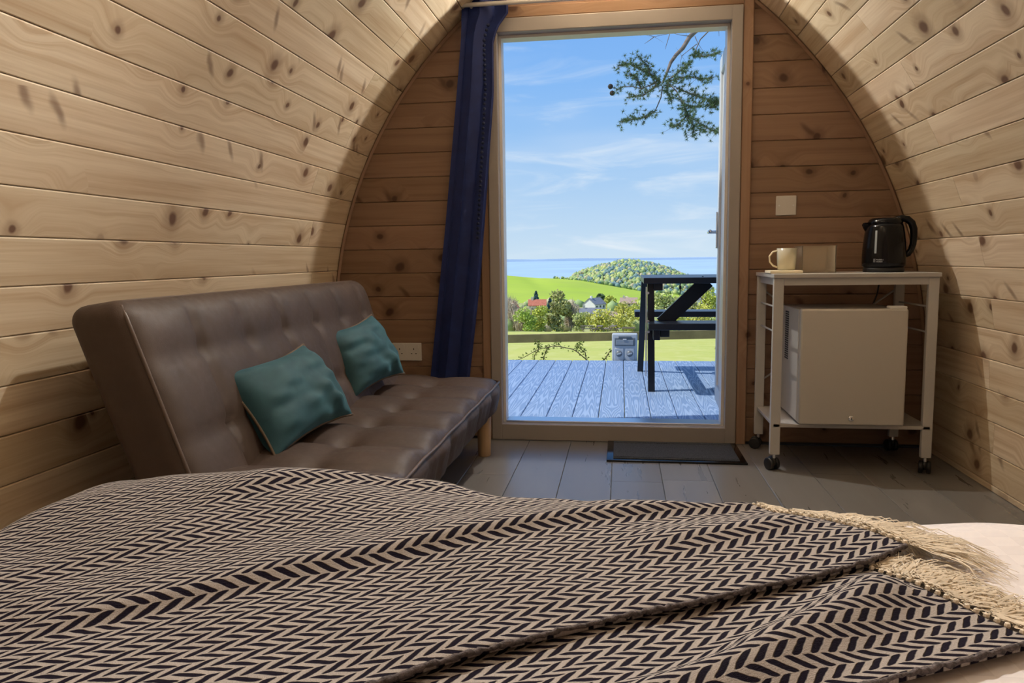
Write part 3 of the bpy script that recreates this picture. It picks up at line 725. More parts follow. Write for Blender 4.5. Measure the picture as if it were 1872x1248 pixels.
hp = [(.030, .206), (.060, .213), (.080, .209), (.096, .194), (.104, .170), (.106, .14), (.104, .11), (.098, .088), (.088, .072), (.074, .066)]
mb = MB(); mb.tube([(KX + r * hd[0], KY + r * hd[1], KZ + z) for r, z in hp], [.012, .0135, .014, .014, .014, .013, .0125, .012, .012, .011], 14); mb.build('handle', M['black_gloss'], ke, True)
sa = math.radians(172); s_ = (math.cos(sa), math.sin(sa)); s2 = (-s_[1], s_[0])
V = []; 
for z, rr_, wd in ((.150, .066, .004), (.175, .080, .016), (.190, .086, .022), (.198, .080, .024)):
    for a_ in (-1, -.5, 0, .5, 1):
        q = rr_ - .02 * a_ * a_; V.append((KX + s_[0] * q + s2[0] * wd * a_, KY + s_[1] * q + s2[1] * wd * a_, KZ + z))
mb = MB(); F = grid(4, 5); F = F + [tuple(range(15, 20)), tuple(range(4, -1, -1))]; mb.add(V, F)
mb.add([(KX + (x - KX) * .75, KY + (y - KY) * .75, z) for x, y, z in V], [f[::-1] for f in grid(4, 5)]); mb.build('spout', M['black_gloss'], ke, True)
# water gauge and wording on the curved front
def on_body(u, z, out=.0006, a0=-1.95):
    r = np.interp(z, [h for _, h in prof], [q for q, _ in prof]) + out; a = a0 + u / r; return (KX + r * math.cos(a), KY + r * math.sin(a), KZ + z)
mb = MB(); V = [on_body(u, z, o) for o in (.001, -.001) for u in (-.030, -.026, -.022) for z in np.linspace(.075, .165, 8)]
F = [f for f in grid(3, 8)]; mb.add(V[:24], F); mb.build('water_gauge', M['grey_window'], body, True)
def wrapped_text(txt, size, u0, z0, name, mat, parent):
    cu = bpy.data.curves.new('txt', 'FONT'); cu.body = txt; cu.size = size
    o = bpy.data.objects.new('txt', cu); C.objects.link(o); bpy.context.view_layer.update()
    me = o.evaluated_get(bpy.context.evaluated_depsgraph_get()).to_mesh()
    V = [on_body(u0 + v.co.x, z0 + v.co.y, .0008) for v in me.vertices]; F = [tuple(p.vertices) for p in me.polygons]
    bpy.data.objects.remove(o); bpy.data.curves.remove(cu); return mk(name, V, F, mat, parent)
wrapped_text('RUSSELL', .0075, -.022, .048, 'lettering', M['print'], body); wrapped_text('HOBBS', .0075, -.022, .040, 'lettering', M['print'], body)
mb = MB(); V = [on_body(u, z, .0008) for u in (-.032, -.0305, -.027, -.0255) for z in (.040, .047, .054)]
mb.add(V, [(0, 3, 4, 1), (1, 4, 5, 2), (6, 9, 10, 7), (7, 10, 11, 8)]); mb.build('emblem', M['print'], body)
cd = thing('kettle_cord', 'black kettle lead hanging behind the trolley top', 'cord', (1.10, 3.45, .6))
mb = MB(); mb.tube([(1.09, 3.315, KZ + .006), (1.105, 3.40, KZ + .007), (1.112, 3.467, KZ + .004), (1.112, 3.474, KZ - .03), (1.104, 3.476, .69), (1.085, 3.478, .63), (1.05, 3.478, .60), (1.02, 3.478, .62)], .0035, 8); mb.build('lead', M['black_rubber'], cd, True)

# glass mug, clear box, cream card
mu = thing('glass_mug', 'clear glass mug with thin handle at the left end of the trolley', 'mug', (.664, 3.20, TZ + .012))
MZ = TZ + .0125; 
mb = MB(); mb.lathe([(.012, MZ + .004), (.030, MZ), (.034, MZ + .003), (.037, MZ + .04), (.039, MZ + .088), (.036, MZ + .088), (.034, MZ + .04), (.031, MZ + .008), (.004, MZ + .007)], .664, 3.20, 32); mb.build('bowl', M['glass'], mu, True)
mb = MB(); mb.tube([(.664 - .037, 3.20, MZ + .078), (.664 - .055, 3.198, MZ + .074), (.664 - .068, 3.196, MZ + .056), (.664 - .066, 3.196, MZ + .034), (.664 - .052, 3.198, MZ + .018), (.664 - .036, 3.20, MZ + .012)], .0035, 8); mb.build('handle', M['cream'], mu, True)
ca_ = thing('cream_tray', 'flat cream tray beneath the glass mug', 'tray', (.66, 3.2, TZ))
V, F = rbox((.125, .12, .012), .003, 2); mb = MB(); mb.add(V + np.array((.650, 3.185, TZ + .006)), F); mb.build('board', M['cream'], ca_)
bx = thing('clear_storage_box', 'clear see-through plastic box between mug and kettle', 'box', (.782, 3.22, TZ))
x0, x1, y0, y1, z0, z1 = .716, .846, 3.165, 3.30, TZ + .001, TZ + .106
mb = MB(); mb.box(x0, x1, y0, y1, z0, z0 + .004); mb.build('bottom', M['plastic_clear'], bx)
for q in ((x0, x1, y0, y0 + .003), (x0, x1, y1 - .003, y1), (x0, x0 + .003, y0 + .003, y1 - .003), (x1 - .003, x1, y0 + .003, y1 - .003)):
    mb = MB(); mb.box(*q, z0 + .004, z1); mb.build('side', M['plastic_clear'], bx)
mb = MB()
for q in ((x0 - .002, x1 + .002, y0 - .002, y0 + .005), (x0 - .002, x1 + .002, y1 - .005, y1 + .002), (x0 - .002, x0 + .005, y0, y1), (x1 - .005, x1 + .002, y0, y1)): mb.box(*q, z1, z1 + .003)
mb.build('rim', M['plastic_clear'], bx)

# ------------------------------------------------------------------ door mat
dm = thing('door_mat', 'charcoal ribbed door mat with rubber border inside the doors', 'door mat', (.22, 3.33, 0))
V, F = rbox((.580, .345, .008), .003, 2); mb = MB(); mb.add(V + np.array((.232, 3.320, .004)), F); mb.build('border', M['black_gloss'], dm, True)
mb = MB(); mb.box(.232 - .262, .232 + .262, 3.320 - .148, 3.320 + .148, .006, .0125, .002); mb.build('pile', M['mat_pile'], dm)
for y0_, wd in ((3.195, .022), (3.445, .022)):
    mb = MB(); mb.box(.232 - .260, .232 + .260, y0_ - wd / 2, y0_ + wd / 2, .012, .0145, .001); mb.build('rib', M['mat_pile'], dm)

# ------------------------------------------------------------------ bed, duvet, blanket
bed = thing('bed', 'double bed under the white duvet in the foreground', 'bed', (0, 0, 0))
mb = MB(); mb.box(-.72, .76, YB + .03, 1.08, .02, .22, .01); mb.build('base', M['bed_base'], bed)
V, F = rbox((1.48, 2.40, .22), .05, 4); mb = MB(); mb.add(V + np.array((.02, -.125, .33)), F); mb.build('mattress', M['mattress'], bed, True)
BX0, BX1, BY1 = -.745, .775, 1.085
nA, nB = lattice_noise(21), lattice_noise(22)
def bed_top(x, y):
    z = .503 + .032 * np.exp(-(((x + .56) / .24) ** 2 + ((y - .98) / .20) ** 2)) + .010 * np.exp(-(((x - .50) / .18) ** 2 + ((y - 1.0) / .16) ** 2))
    z = z + .012 * (nA(x * 4 + 20, y * 4 + 20) - .5) + .004 * (nB(x * 14 + 20, y * 14 + 20) - .5)
    return z - .012 * np.exp(-(((x - .15) / .25) ** 2 + ((y - 1.05) / .12) ** 2)) - .03 * np.clip((y - .98) / .12, 0, 1) ** 2
def drape(x, y, lift, r=.055):
    z = bed_top(np.clip(x, BX0, BX1), np.minimum(y, BY1)) + lift
    for lo, hi, arr in ((BX0, BX1, 'x'), (-9, BY1, 'y')):
        a = x if arr == 'x' else y
        for sg, e in ((1, hi), (-1, lo)):
            o = np.maximum(sg * (a - e), 0); th = np.minimum(o / r, PI / 2); rest = np.maximum(o - r * PI / 2, 0)
            newa = e + sg * ((r + lift) * np.sin(th)); mask = o > 0
            z = np.where(mask, z - (r) * (1 - np.cos(th)) - rest, z)
            if arr == 'x': x = np.where(mask, newa, x)
            else: y = np.where(mask, newa, y)
    return x, y, z
xs_ = np.linspace(BX0 - .22, BX1 + .22, 130); ys_ = np.linspace(-1.25, BY1 + .25, 190)
X, Y = np.meshgrid(xs_, ys_, indexing='ij'); x, y, z = drape(X, Y, 0.0)
V = np.stack([x, y, np.maximum(z, .06)], -1).reshape(-1, 3); V[:, 2] += 0
uvv = np.stack([X, Y], -1).reshape(-1, 2) / 1.0
du = mk('duvet', V, grid(130, 190), M['duvet'], None, True, loc=(0, 0, .5), uv=uvv); tag(du, 'white satin check duvet spread over the bed', 'duvet')

E1 = np.array((math.cos(math.radians(33.8)), math.sin(math.radians(33.8)))); E2 = np.array((-E1[1], E1[0]))
nC = lattice_noise(31)
def ridge_v(u, v, u0, u1, vfun, A, near_s, far_s):
    v0 = vfun(u); d = v - v0; env = np.clip((u - u0) / .12, 0, 1) * np.clip((u1 - u) / .12, 0, 1); env = env * env * (3 - 2 * env)
    return A * env * np.where(d < 0, np.exp(-(d / near_s) ** 2), np.exp(-(d / far_s) ** 2))
def folds_top(u, v):
    h = ridge_v(u, v, -.16, .90, lambda q: .800 + .012 * np.sin(q * 5), .016, .016, .065)
    h += ridge_v(u, v, .02, .48, lambda q: 1.035 + .05 * np.sin((q - .02) * 7) - .16 * np.clip(q - .28, 0, 1), .017, .024, .085)
    h += ridge_v(u, v, -.60, .10, lambda q: .955 + .10 * q, .006, .030, .06)
    h += ridge_v(u, v, .45, .80, lambda q: .690 - .05 * (q - .5), .014, .022, .045)
    return h + .007 * (nC(u * 9 + 20, v * 14 + 20) - .5)
def folds_low(u, v):
    h = ridge_v(u, v, .22, .74, lambda q: .440 + .25 * np.clip(q - .42, 0, .3) , .026, .034, .030)
    h += ridge_v(u, v, -.2, .42, lambda q: .50 - .02 * q, .008, .03, .04)
    return h + .006 * (nC(u * 11 + 50, v * 15 + 5) - .5)
bl = thing('herringbone_throw', 'folded cream and navy herringbone throw with cream fringe across the bed', 'blanket', (0, .8, .52))
def layer(name, u0, u1, v0, v1, lift, folds, du_):
    us = np.arange(u0, u1 + 1e-6, du_); vs = np.arange(v0, v1 + 1e-6, du_); U, Vv = np.meshgrid(us, vs, indexing='ij')
    # slightly wavy hem
    Vw = Vv + .010 * np.sin(U * 9 + v0 * 10) * np.clip(1 - (Vv - v0) / .12, 0, 1)
    X = U * E1[0] + Vw * E2[0]; Y = U * E1[1] + Vw * E2[1]
    hem = np.clip(1 - (Vv - v0) / .02, 0, 1); end = np.clip(1 - (u1 - U) / .03, 0, 1)
    lf = lift + folds(U, Vv) * (1 - .85 * np.maximum(hem, end * .7))
    x, y, z = drape(X, Y, lf)
    P = np.stack([x, y, z], -1); n1, n2 = U.shape
    keep = (X > BX0 - .14) & (Y < BY1 + .20) & (X < BX1 + .1) & (Y > -.3)
    F = [f for f in grid(n1, n2) if all(keep.reshape(-1)[list(f)])]
    o = mk(name, P.reshape(-1, 3), F, M['blanket'], bl, True, uv=np.stack([U, Vv], -1).reshape(-1, 2))
    s_ = o.modifiers.new('thick', 'SOLIDIFY'); s_.thickness = .007; s_.offset = -1
    return us, vs, P
def layer_edges(us, vs, P, name):
    hemp = P[:, 0]; mb = MB(); ok = [p for p in hemp if p[0] > -.75 and p[1] < 1.1 and p[1] > -.25]
    rr_ = random.Random(2); mb.tube([p + np.array((0, -.001, -.001 + .0012 * rr_.uniform(-1, 1))) for p in ok], [.0026 + .0010 * rr_.uniform(-1, 1) for _ in ok], 7); mb.build('hem', M['hem'], bl, True)
def fringe(P, seed, spread):
    rr_ = random.Random(seed); mb = MB(); end = P[-1]; acc = 0.0
    cum = np.concatenate([[0], np.cumsum(np.linalg.norm(np.diff(end, axis=0), axis=1))])
    sdist = 0.004
    while sdist < cum[-1]:
        p = np.array([np.interp(sdist, cum, end[:, i]) for i in range(3)])
        if p[1] < BY1 + .03 and p[0] < .62:
            dirb = math.radians(33.8 - 24 + rr_.gauss(0, 16)); Ln = rr_.uniform(.060, .120)
            mb.ball(p + np.array((.003, .001, .001)), .0032, 6, 4)
            for k in range(40):
                a = dirb + rr_.gauss(0, spread); l = Ln * rr_.uniform(.6, 1.05); q0 = p + np.array((rr_.uniform(0, .006), rr_.uniform(-.004, .004), rr_.uniform(-.001, .003)))
                a2 = a + rr_.gauss(0, .5); pts = []; x_, y_ = q0[0], q0[1]; hh = rr_.uniform(.002, .026)
                for s_ in range(6):
                    f = s_ / 5; x_ += math.cos(a + (a2 - a) * f) * l / 6; y_ += math.sin(a + (a2 - a) * f) * l / 6
                    zb = float(drape(np.array([x_]), np.array([y_]), .0)[2][0]); zz_ = max(zb + .0015, (q0[2] - .0) * (1 - f) + (zb + hh * math.sin(PI * min(1, f * 1.1))) * f)
                    pts.append((x_, y_, zz_))
                mb.tube(pts, [.0008, .0008, .0007, .0007, .0005, .0003], 3, False)
        sdist += rr_.uniform(.009, .014)
    o = mb.build('fringe', M['wool'], bl); tag(o, kind='stuff')
us, vs, P = layer('under_layer', -.62, .700, .385, .75, .014, folds_low, .0045); layer_edges(us, vs, P, 'hem'); fringe(P[:, :45], 4, .30)
us, vs, P = layer('top_layer', -.90, .770, .563, 1.62, .024, folds_top, .0045); layer_edges(us, vs, P, 'hem'); fringe(P[:, :75], 5, .30)
#SECTION3
# ------------------------------------------------------------------ deck
dk = thing('deck', 'blue grey composite decking tinted with sky reflection outside the doors', 'deck', (0, 5.2, -.05), kind='structure')
DZ, DY0, DY1 = -.05, 3.625, 6.70
me = board_mesh('deck_board', DY1 - DY0, .1455, th=.024, ch=.003)
for i in range(-12, 13):
    x = .0265 + .15 * i
    o = put_board('deck_board', me, M['deck'], dk, (0, 0, 0), (0, 1, 0), (-1, 0, 0)); o.location = Vector((x + .1455, DY0, DZ)) - dk.location
# centre the grain pattern on each board
for v in me.vertices: v.co.y -= .07275
for o in dk.children: o.location.x -= .07275
mb = MB()
for y in (3.75, 4.5, 5.25, 6.0, 6.66): mb.box(-1.75, 1.9, y - .025, y + .025, DZ - .16, DZ - .026)
mb.box(-1.75, 1.9, 6.68, 6.70, DZ - .18, DZ - .026)
mb.build('joists', M['rail'], dk)
for x in (-1.6, 1.75):
    for y in (3.75, 6.6):
        mb = MB(); mb.box(x - .04, x + .04, y - .04, y + .04, -.75, DZ - .16); mb.build('post', M['rail'], dk)

# ------------------------------------------------------------------ black picnic table on the deck
pt = thing('picnic_table', 'black painted picnic table with attached benches on the deck', 'picnic table', (.95, 5.6, DZ))
BP = M['black_paint']
def bxp(name, *b, par=None, mat=None, ch=.004): mb = MB(); mb.box(*b, ch); return mb.build(name, mat or BP, par or pt)
PX0, PX1 = .150, 1.86
for i in range(5):
    y0 = 5.10 + i * .172; bxp('top_slat', PX0, PX1, y0, y0 + .162, .682, .722)
for i in range(2):
    y0 = 4.955 + i * .128; bxp('bench_slat', PX0 + .03, PX1 - .03, y0, y0 + .122, .386, .430)
    y0 = 6.05 + i * .128; bxp('bench_slat', PX0 - .04, PX1, y0, y0 + .122, .386, .430)
for xx, s in ((.178, 1), (PX1 - .06, -1)):
    mb = MB(); mb.bar((xx + .030, 5.160, DZ), (xx + .022, 5.190, .682), .045, .055, (0, 1, 0)); mb.build('leg', BP, pt)
    mb = MB(); mb.bar((xx - .022, 6.085, DZ), (xx + .000, 5.86, .682), .045, .055, (0, 1, 0)); mb.build('leg', BP, pt)
    mb = MB(); mb.box(xx + .055 * s - .022, xx + .055 * s + .022, 4.99, 6.27, .318, .386, .003); mb.build('bench_bearer', BP, pt)
    mb = MB(); mb.box(xx + .11 * s - .03, xx + .11 * s + .03, 5.02, 5.14, .335, .386, .003); mb.build('bench_block', BP, pt)
    mb = MB(); mb.box(xx + .07 * s - .03, xx + .07 * s + .03, 5.14, 5.92, .635, .682, .003); mb.build('top_bearer', BP, pt)
    mb = MB(); mb.bar((xx + .10 * s, 5.235, .405), (xx + .40 * s, 5.235, .695), .040, .095, (0, 0, 1)); mb.build('diagonal_brace', BP, pt)
    for q in ((xx + .002, 5.128, .62), (xx + .004, 5.128, .43), (xx + .006, 5.124, .36)):
        mb = MB(); mb.tube([(q[0], q[1], q[2]), (q[0], q[1] - .006, q[2])], .009, 8); mb.build('bolt', M['steel'], pt)
mb = MB(); mb.box(.166, .174, 5.126, 5.150, .06, .66); mb.build('steel_strap', M['steel'], pt)
mb = MB(); mb.tube([(.39, 5.12, .682), (.39, 5.12, .665)], .004, 6); mb.box(.383, .397, 5.118, 5.122, .645, .668); mb.box(.388, .393, 5.118, 5.122, .61, .645); mb.build('hanging_clip', BP, pt)

# ------------------------------------------------------------------ outdoor power unit
pw = thing('outdoor_socket_unit', 'grey weatherproof power socket unit at the deck edge', 'socket unit', (.036, 6.76, -.6))
V, F = rbox((.224, .09, .30), .012, 3); mb = MB(); mb.add(V + np.array((.036, 6.765, .035)), F); mb.build('case', M['grey_box'], pw, True)
mb = MB(); mb.box(-.053, .125, 6.712, 6.724, .078, .150, .004); fl_ = mb.build('flap', M['grey_box_dark'], pw)
mb = MB(); mb.box(-.040, .112, 6.706, 6.714, .088, .134, .002); mb.build('window', M['grey_window'], fl_)
mb = MB(); mb.box(-.020, .092, 6.708, 6.722, .150, .166, .003); mb.build('catch', M['grey_box_dark'], fl_)
mb = MB(); mb.box(.02, .052, 6.702, 6.710, .132, .142, .001); mb.build('label_tab', M['pvc'], fl_)
for cx in (-.014, .080):
    mb = MB(); mb.box(cx - .039, cx + .039, 6.711, 6.724, -.055, .056, .004); s_ = mb.build('socket', M['grey_box'], pw)
    mb = MB(); mb.tube([(cx, 6.712, .010), (cx, 6.706, .010)], .027, 24); mb.build('socket_ring', M['grey_box_dark'], s_, True)
    mb = MB(); mb.bar((cx - .020, 6.703, .004), (cx + .020, 6.703, .016), .006, .012, (0, 0, 1)); mb.build('knob', M['grey_box'], s_)
mb = MB(); mb.box(.00, .07, 6.81, 6.87, -.75, .15); mb.build('post', M['rail'], pw)

# ------------------------------------------------------------------ post and rail fence
fe = thing('timber_rail_fence', 'weathered olive timber rail fence beyond the deck', 'fence', (0, 7.2, -.6))
mb = MB(); mb.bar((-2.6, 7.2, .050), (2.6, 7.2, .178), .035, .078, (0, 0, 1)); mb.build('rail', M['rail'], fe)
for x in (-2.3, .945, 2.5):
    mb = MB(); mb.box(x - .04, x + .04, 7.22, 7.30, -.8, .13 + .025 * x, .005); mb.build('post', M['rail'], fe)
mb = MB(); mb.bar((.875, 7.19, -.005), (.897, 7.19, .10), .012, .012); mb.build('stay', M['rail'], fe)

# ------------------------------------------------------------------ land
GY = [6.0, 9.0, 75, 120, 200, 300, 345]; GZ = [-.60, -.63, -6.7, -10.6, -16.4, -18.4, -20.2]
def gz(y): return float(np.interp(y, GY, GZ))
def ground_mat(name, c1, c2, c3, sc1, sc2, stretch=1.0):
    m, t, b = new_mat(name); oc = t.add('ShaderNodeTexCoord').outputs['Object']; x, y, z = t.sep(oc)
    v = t.comb(x, t.m('MULTIPLY', y, stretch), z)
    a = t.noise(v, sc1, 4, .6); d = t.noise(v, sc2, 3, .7)
    c = t.mix(t.mr(a, .35, .65), c1, c2); c = t.mix(t.mr(d, .45, .75, 0, .6), c, c3)
    t.put(b.inputs['Base Color'], c); b.inputs['Roughness'].default_value = 1.0; b.inputs['Specular IOR Level'].default_value = .1; return m
M['lawn'] = ground_mat('meadow_grass', (.56, .56, .15), (.48, .52, .12), (.66, .63, .26), .45, 2.2, .35)
M['valley'] = ground_mat('valley_scrub', (.42, .46, .13), (.48, .45, .22), (.34, .40, .12), .03, .15)
M['field'] = ground_mat('green_field', (.40, .54, .06), (.46, .57, .08), (.36, .46, .08), .006, .03)
def land(name, xs, ys, f, mat, label, depth=6):
    X, Y = np.meshgrid(xs, ys, indexing='ij'); Z = f(X, Y); n1, n2 = X.shape
    top = np.stack([X, Y, Z], -1).reshape(-1, 3); V = top; F = grid(n1, n2)
    o = mk(name, V, F, mat, None, True); tag(o, label, 'ground', kind='structure'); return o
nl = lattice_noise(77)
land('lawn', np.linspace(-70, 70, 60), np.concatenate([np.linspace(5.0, 30, 40), np.linspace(32, 96, 50)]), lambda X, Y: np.interp(Y, GY, GZ) + .10 * (nl(X * .8 + 9, Y * .8) - .5) * np.clip((Y - 8) / 10, 0, 1), M['lawn'], 'sunlit yellow green meadow sloping away from the deck')
land('valley', np.linspace(-160, 160, 60), np.linspace(95, 350, 60), lambda X, Y: np.interp(Y, GY, GZ) + .9 * (nl(X * .06 + 9, Y * .06) - .5), M['valley'], 'scrubby valley floor with the village')
CR = ([-400, -91, -58, -32, 15, 73, 400], [-11.0, -12.3, -14.8, -16.8, -25.7, -31.6, -36])
def field_h(X, Y):
    cr = np.interp(X, *CR); f = np.clip((Y - 340) / 260, 0, 1); base = -21.0 - np.clip(X / 60, 0, 1) * 6
    h = base + (cr - base) * (f ** .85)
    dip = np.exp(-((X - (-72 + (600 - Y) * .20)) / 7) ** 2); h = h - 1.6 * dip * f
    return np.where(Y > 600, cr - (Y - 600) * .16, h)
land('hill_field', np.linspace(-300, 260, 150), np.linspace(338, 760, 90), field_h, M['field'], 'bright green hill field above the village')
def hill_h(X, Y):
    r = np.sqrt(((X - 14) / np.where(X < 14, 132, 128)) ** 2 + ((Y - 1300) / 190) ** 2)
    return -78 + 68 * np.clip(1 - r ** 1.75 * .62, 0, 1) + 2.0 * (nl(X * .05, Y * .05) - .5)
M['wood_floor'] = ground_mat('hill_grass', (.46, .48, .17), (.50, .47, .24), (.36, .42, .16), .02, .08)
land('wooded_hill', np.linspace(-260, 290, 90), np.linspace(1020, 1560, 80), hill_h, M['wood_floor'], 'rounded wooded hill in front of the sea')
M['sea'] = simple('sea_water', (.42, .57, .73), .5, spec=.3, var=.10, vscale=.0012)
mb = MB(); mb.box(-60000, 60000, 700, 70000, -82, -80); o = mb.build('sea', M['sea']); tag(o, 'calm pale blue sea reaching the horizon', 'sea', kind='structure')
M['far_land_hazed'] = simple('far_headland', (.30, .42, .56), 1.0)  # bluish aerial haze put into the base colour
xs_ = np.linspace(-3600, 6500, 60); hh = np.interp(xs_, [-3600, -3000, -2500, -2300, -1900, -1000, 500, 6500], [-12, -14, -22, -44, -18, -14, -30, -36]) + 5 * (nl(xs_ * .004, xs_ * 0) - .5)
V = [(x, 20000, -81) for x in xs_] + [(x, 20050, h) for x, h in zip(xs_, hh)] + [(x, 21500, -81) for x in xs_]
o = mk('far_headland', V, [(i + a * 60, i + 1 + a * 60, i + 61 + a * 60, i + 60 + a * 60) for a in (0, 1) for i in range(59)], M['far_land_hazed'], None, True); tag(o, 'faint headland tinted blue by haze on the sea horizon', 'headland', kind='structure')

# ------------------------------------------------------------------ trees on the wooded hill and hedges: too many and too small to count
def foliage_mat(name, col, var=.35, sc_=3.0):
    m, t, b = new_mat(name); oc = t.add('ShaderNodeTexCoord').outputs['Object']; n = t.noise(oc, sc_, 3, .6)
    t.put(b.inputs['Base Color'], t.mix(t.mr(n, .3, .7), tuple(c * (1 - var) for c in col), tuple(c * (1 + var) for c in col)))
    b.inputs['Roughness'].default_value = .9; b.inputs['Specular IOR Level'].default_value = .15
    b.inputs['Subsurface Weight'].default_value = 0.0
    return m
FM = [foliage_mat('wood_dark', (.19, .29, .26), .3, .2), foliage_mat('wood_mid', (.33, .43, .17), .3, .2), foliage_mat('wood_pale', (.52, .56, .20), .3, .2), foliage_mat('wood_tan', (.50, .45, .26), .3, .2)]
ICO = bpy.data.meshes.new('ico'); import bmesh
bm = bmesh.new(); bmesh.ops.create_icosphere(bm, subdivisions=1, radius=1); bm.to_mesh(ICO); bm.free()
IV = np.array([v.co for v in ICO.vertices]); IF = [tuple(p.vertices) for p in ICO.polygons]
def blobs(name, items, label, cat):
    """items: (x, y, z, rx, rz, material index)"""
    V = []; F = []; mi = []; r_ = np.random.RandomState(5)
    for x, y, z, rx, rz, k in items:
        b0 = len(V); s = 1 + .35 * (r_.rand(len(IV)) - .5); P = IV * s[:, None] * np.array((rx, rx, rz)) + np.array((x, y, z)); V += P.tolist(); F += [tuple(i + b0 for i in f) for f in IF]; mi += [k] * len(IF)
    me = bpy.data.meshes.new(name); me.from_pydata(V, [], F)
    for m in FM: me.materials.append(m)
    me.polygons.foreach_set('material_index', mi); me.polygons.foreach_set('use_smooth', [True] * len(F)); me.update()
    o = bpy.data.objects.new(name, me); C.objects.link(o); return tag(o, label, cat, kind='stuff')
rs = random.Random(12); it = []
for i in range(3600):
    x = rs.uniform(-120, 150); y = rs.uniform(1110, 1330); h = float(hill_h(np.array([x]), np.array([y]))[0])
    if h < -60: continue
    wood = nl(np.array([x * .02 + 5]), np.array([y * .02]))[0]
    if (wood < .30 and abs(x - 14) > 60) or (x > 85 and rs.random() < .6) or (x < -70 and rs.random() < .45): continue
    k = rs.choices((0, 1, 2, 3), (4.6 - 3.4 * min(1, abs(x - 10) / 90), 3.0, 1.6, 1.2))[0]; r = rs.uniform(2.0, 4.4); it.append((x, y, h + r * .6, r, r * rs.uniform(.9, 1.5), k))
blobs('hill_woodland', it, 'mixed green woodland covering the rounded hill', 'woodland')
it = []
for i in range(150):
    x = -52 + i * 1.25 + rs.uniform(-.6, .6); y = 606 + rs.uniform(-4, 6); r = rs.uniform(.7, 1.5) * (1 if x < -20 else 1.7); it.append((x, y, np.interp(x, *CR) + r * .4, r, r, rs.choice((0, 1, 1, 2))))
blobs('field_hedge', it, 'dark hedgerow along the top of the green field', 'hedge')
it = []
for i in range(520):
    y = rs.uniform(112, 336); x = rs.uniform(-.16, .16) * y + (.0 if rs.random() < .5 else .03 * y); r = rs.uniform(.5, 1.5) * (1 + y / 300)
    if any(abs(x / y - a / b) * y < 5.5 and b - 70 < y < b + 6 for a, b in ((-9.6, 280), (-26.4, 240), (-9.2, 232), (-6, 214), (-3.6, 218), (3.1, 300), (25.6, 258), (30.2, 256))): continue
    it.append((x, y, gz(y) + r * .3, r, r * rs.uniform(.6, 1.1), rs.choice((1, 1, 2, 2, 3))))
blobs('valley_scrub', it, 'low scrub and hedges scattered over the valley', 'scrub')

# ------------------------------------------------------------------ leafy trees and bushes in the middle distance
def tree(name, label, cat, x, y, h, wd, col, seed, group=None, bare=False, conical=False, leaf_=.16, n=1500):
    r_ = np.random.RandomState(seed); g0 = gz(y); root = thing(name, label, cat, (x, y, g0), group)
    key = 'fol_%s' % (col,)
    if key not in M: M[key] = foliage_mat('foliage', col, .35, .8)
    if 'bark' not in M: M['bark'] = simple('bark', (.13, .10, .075), .9, var=.3)
    mb = MB(); mb.tube([(x, y, g0 - .2), (x + .03 * h, y, g0 + h * .45), (x, y, g0 + h * .85)], [.016 * h, .012 * h, .004 * h], 7)
    for i in range(9):
        a = r_.rand() * 6.28; z0 = g0 + h * (.25 + .5 * r_.rand()); q = wd * .42 * (.5 + .5 * r_.rand())
        mb.tube([(x, y, z0), (x + q * .5 * math.cos(a), y + q * .5 * math.sin(a), z0 + h * .10), (x + q * math.cos(a), y + q * math.sin(a), z0 + h * .2)], [.012 * h, .008 * h, .003 * h], 5)
    mb.build('branches', M['bark'], root, True)
    if conical:
        f = r_.rand(n) ** .6; cz = g0 + h * (1 - f * .92); rad = wd / 2 * f * (.55 + .45 * r_.rand(n)); a = r_.rand(n) * 6.283; P = np.stack([x + rad * np.cos(a), y + rad * np.sin(a), cz], 1)
    else:
        k = 11; cen = np.stack([x + (r_.rand(k) - .5) * wd * .62, y + (r_.rand(k) - .5) * wd * .62, g0 + h * (.10 + .70 * r_.rand(k))], 1); rad = wd * (.17 + .13 * r_.rand(k))
        cen[0] = (x, y, g0 + h * .80); rad[0] = wd * .27; cen[1] = (x, y, g0 + h * .55); rad[1] = wd * .33
        i = r_.randint(0, k, n); d = r_.randn(n, 3); d /= np.linalg.norm(d, axis=1)[:, None]; P = cen[i] + d * (rad[i] * (.55 + .5 * r_.rand(n)))[:, None] * np.array((1, 1, .85)); P[:, 2] = np.clip(P[:, 2], g0 + .05, g0 + h)
    sz = leaf_ * (.6 + .8 * r_.rand(n)); A = r_.randn(n, 3); A /= np.linalg.norm(A, axis=1)[:, None]; B = np.cross(A, r_.randn(n, 3)); B /= np.linalg.norm(B, axis=1)[:, None]
    if bare: A[:, 2] = np.abs(A[:, 2]) * 2.5; B *= .16
    Q = np.stack([P - A * sz[:, None], P + B * sz[:, None] * .6, P + A * sz[:, None], P - B * sz[:, None] * .6], 1).reshape(-1, 3)
    o = mk('crown', Q, [(4 * j, 4 * j + 1, 4 * j + 2, 4 * j + 3) for j in range(n)], M[key], root); tag(o, kind='stuff'); return root
G_ = 'bushes and trees at the foot of the meadow'
olive, lime, tan, grn, gold, pale = (.42, .42, .17), (.58, .62, .13), (.62, .52, .38), (.48, .60, .13), (.62, .60, .13), (.52, .56, .22)
tree('olive_tree', 'tall olive green bushy tree at the foot of the meadow', 'tree', -9.0, 108, 6.2, 4.0, olive, 1, G_, n=2600, leaf_=.2)
tree('lime_bush', 'bright lime bush just left of the tall olive tree', 'bush', -11.3, 106, 3.6, 3.4, lime, 2, G_)
tree('green_bush', 'fresh green bush low beside the left door jamb', 'bush', -13.2, 104, 3.4, 3.4, grn, 3, G_)
tree('bare_tree', 'tan leafless tree at the left door jamb', 'tree', -17.3, 119, 5.2, 4.2, tan, 4, G_, bare=True, n=2200, leaf_=.4)
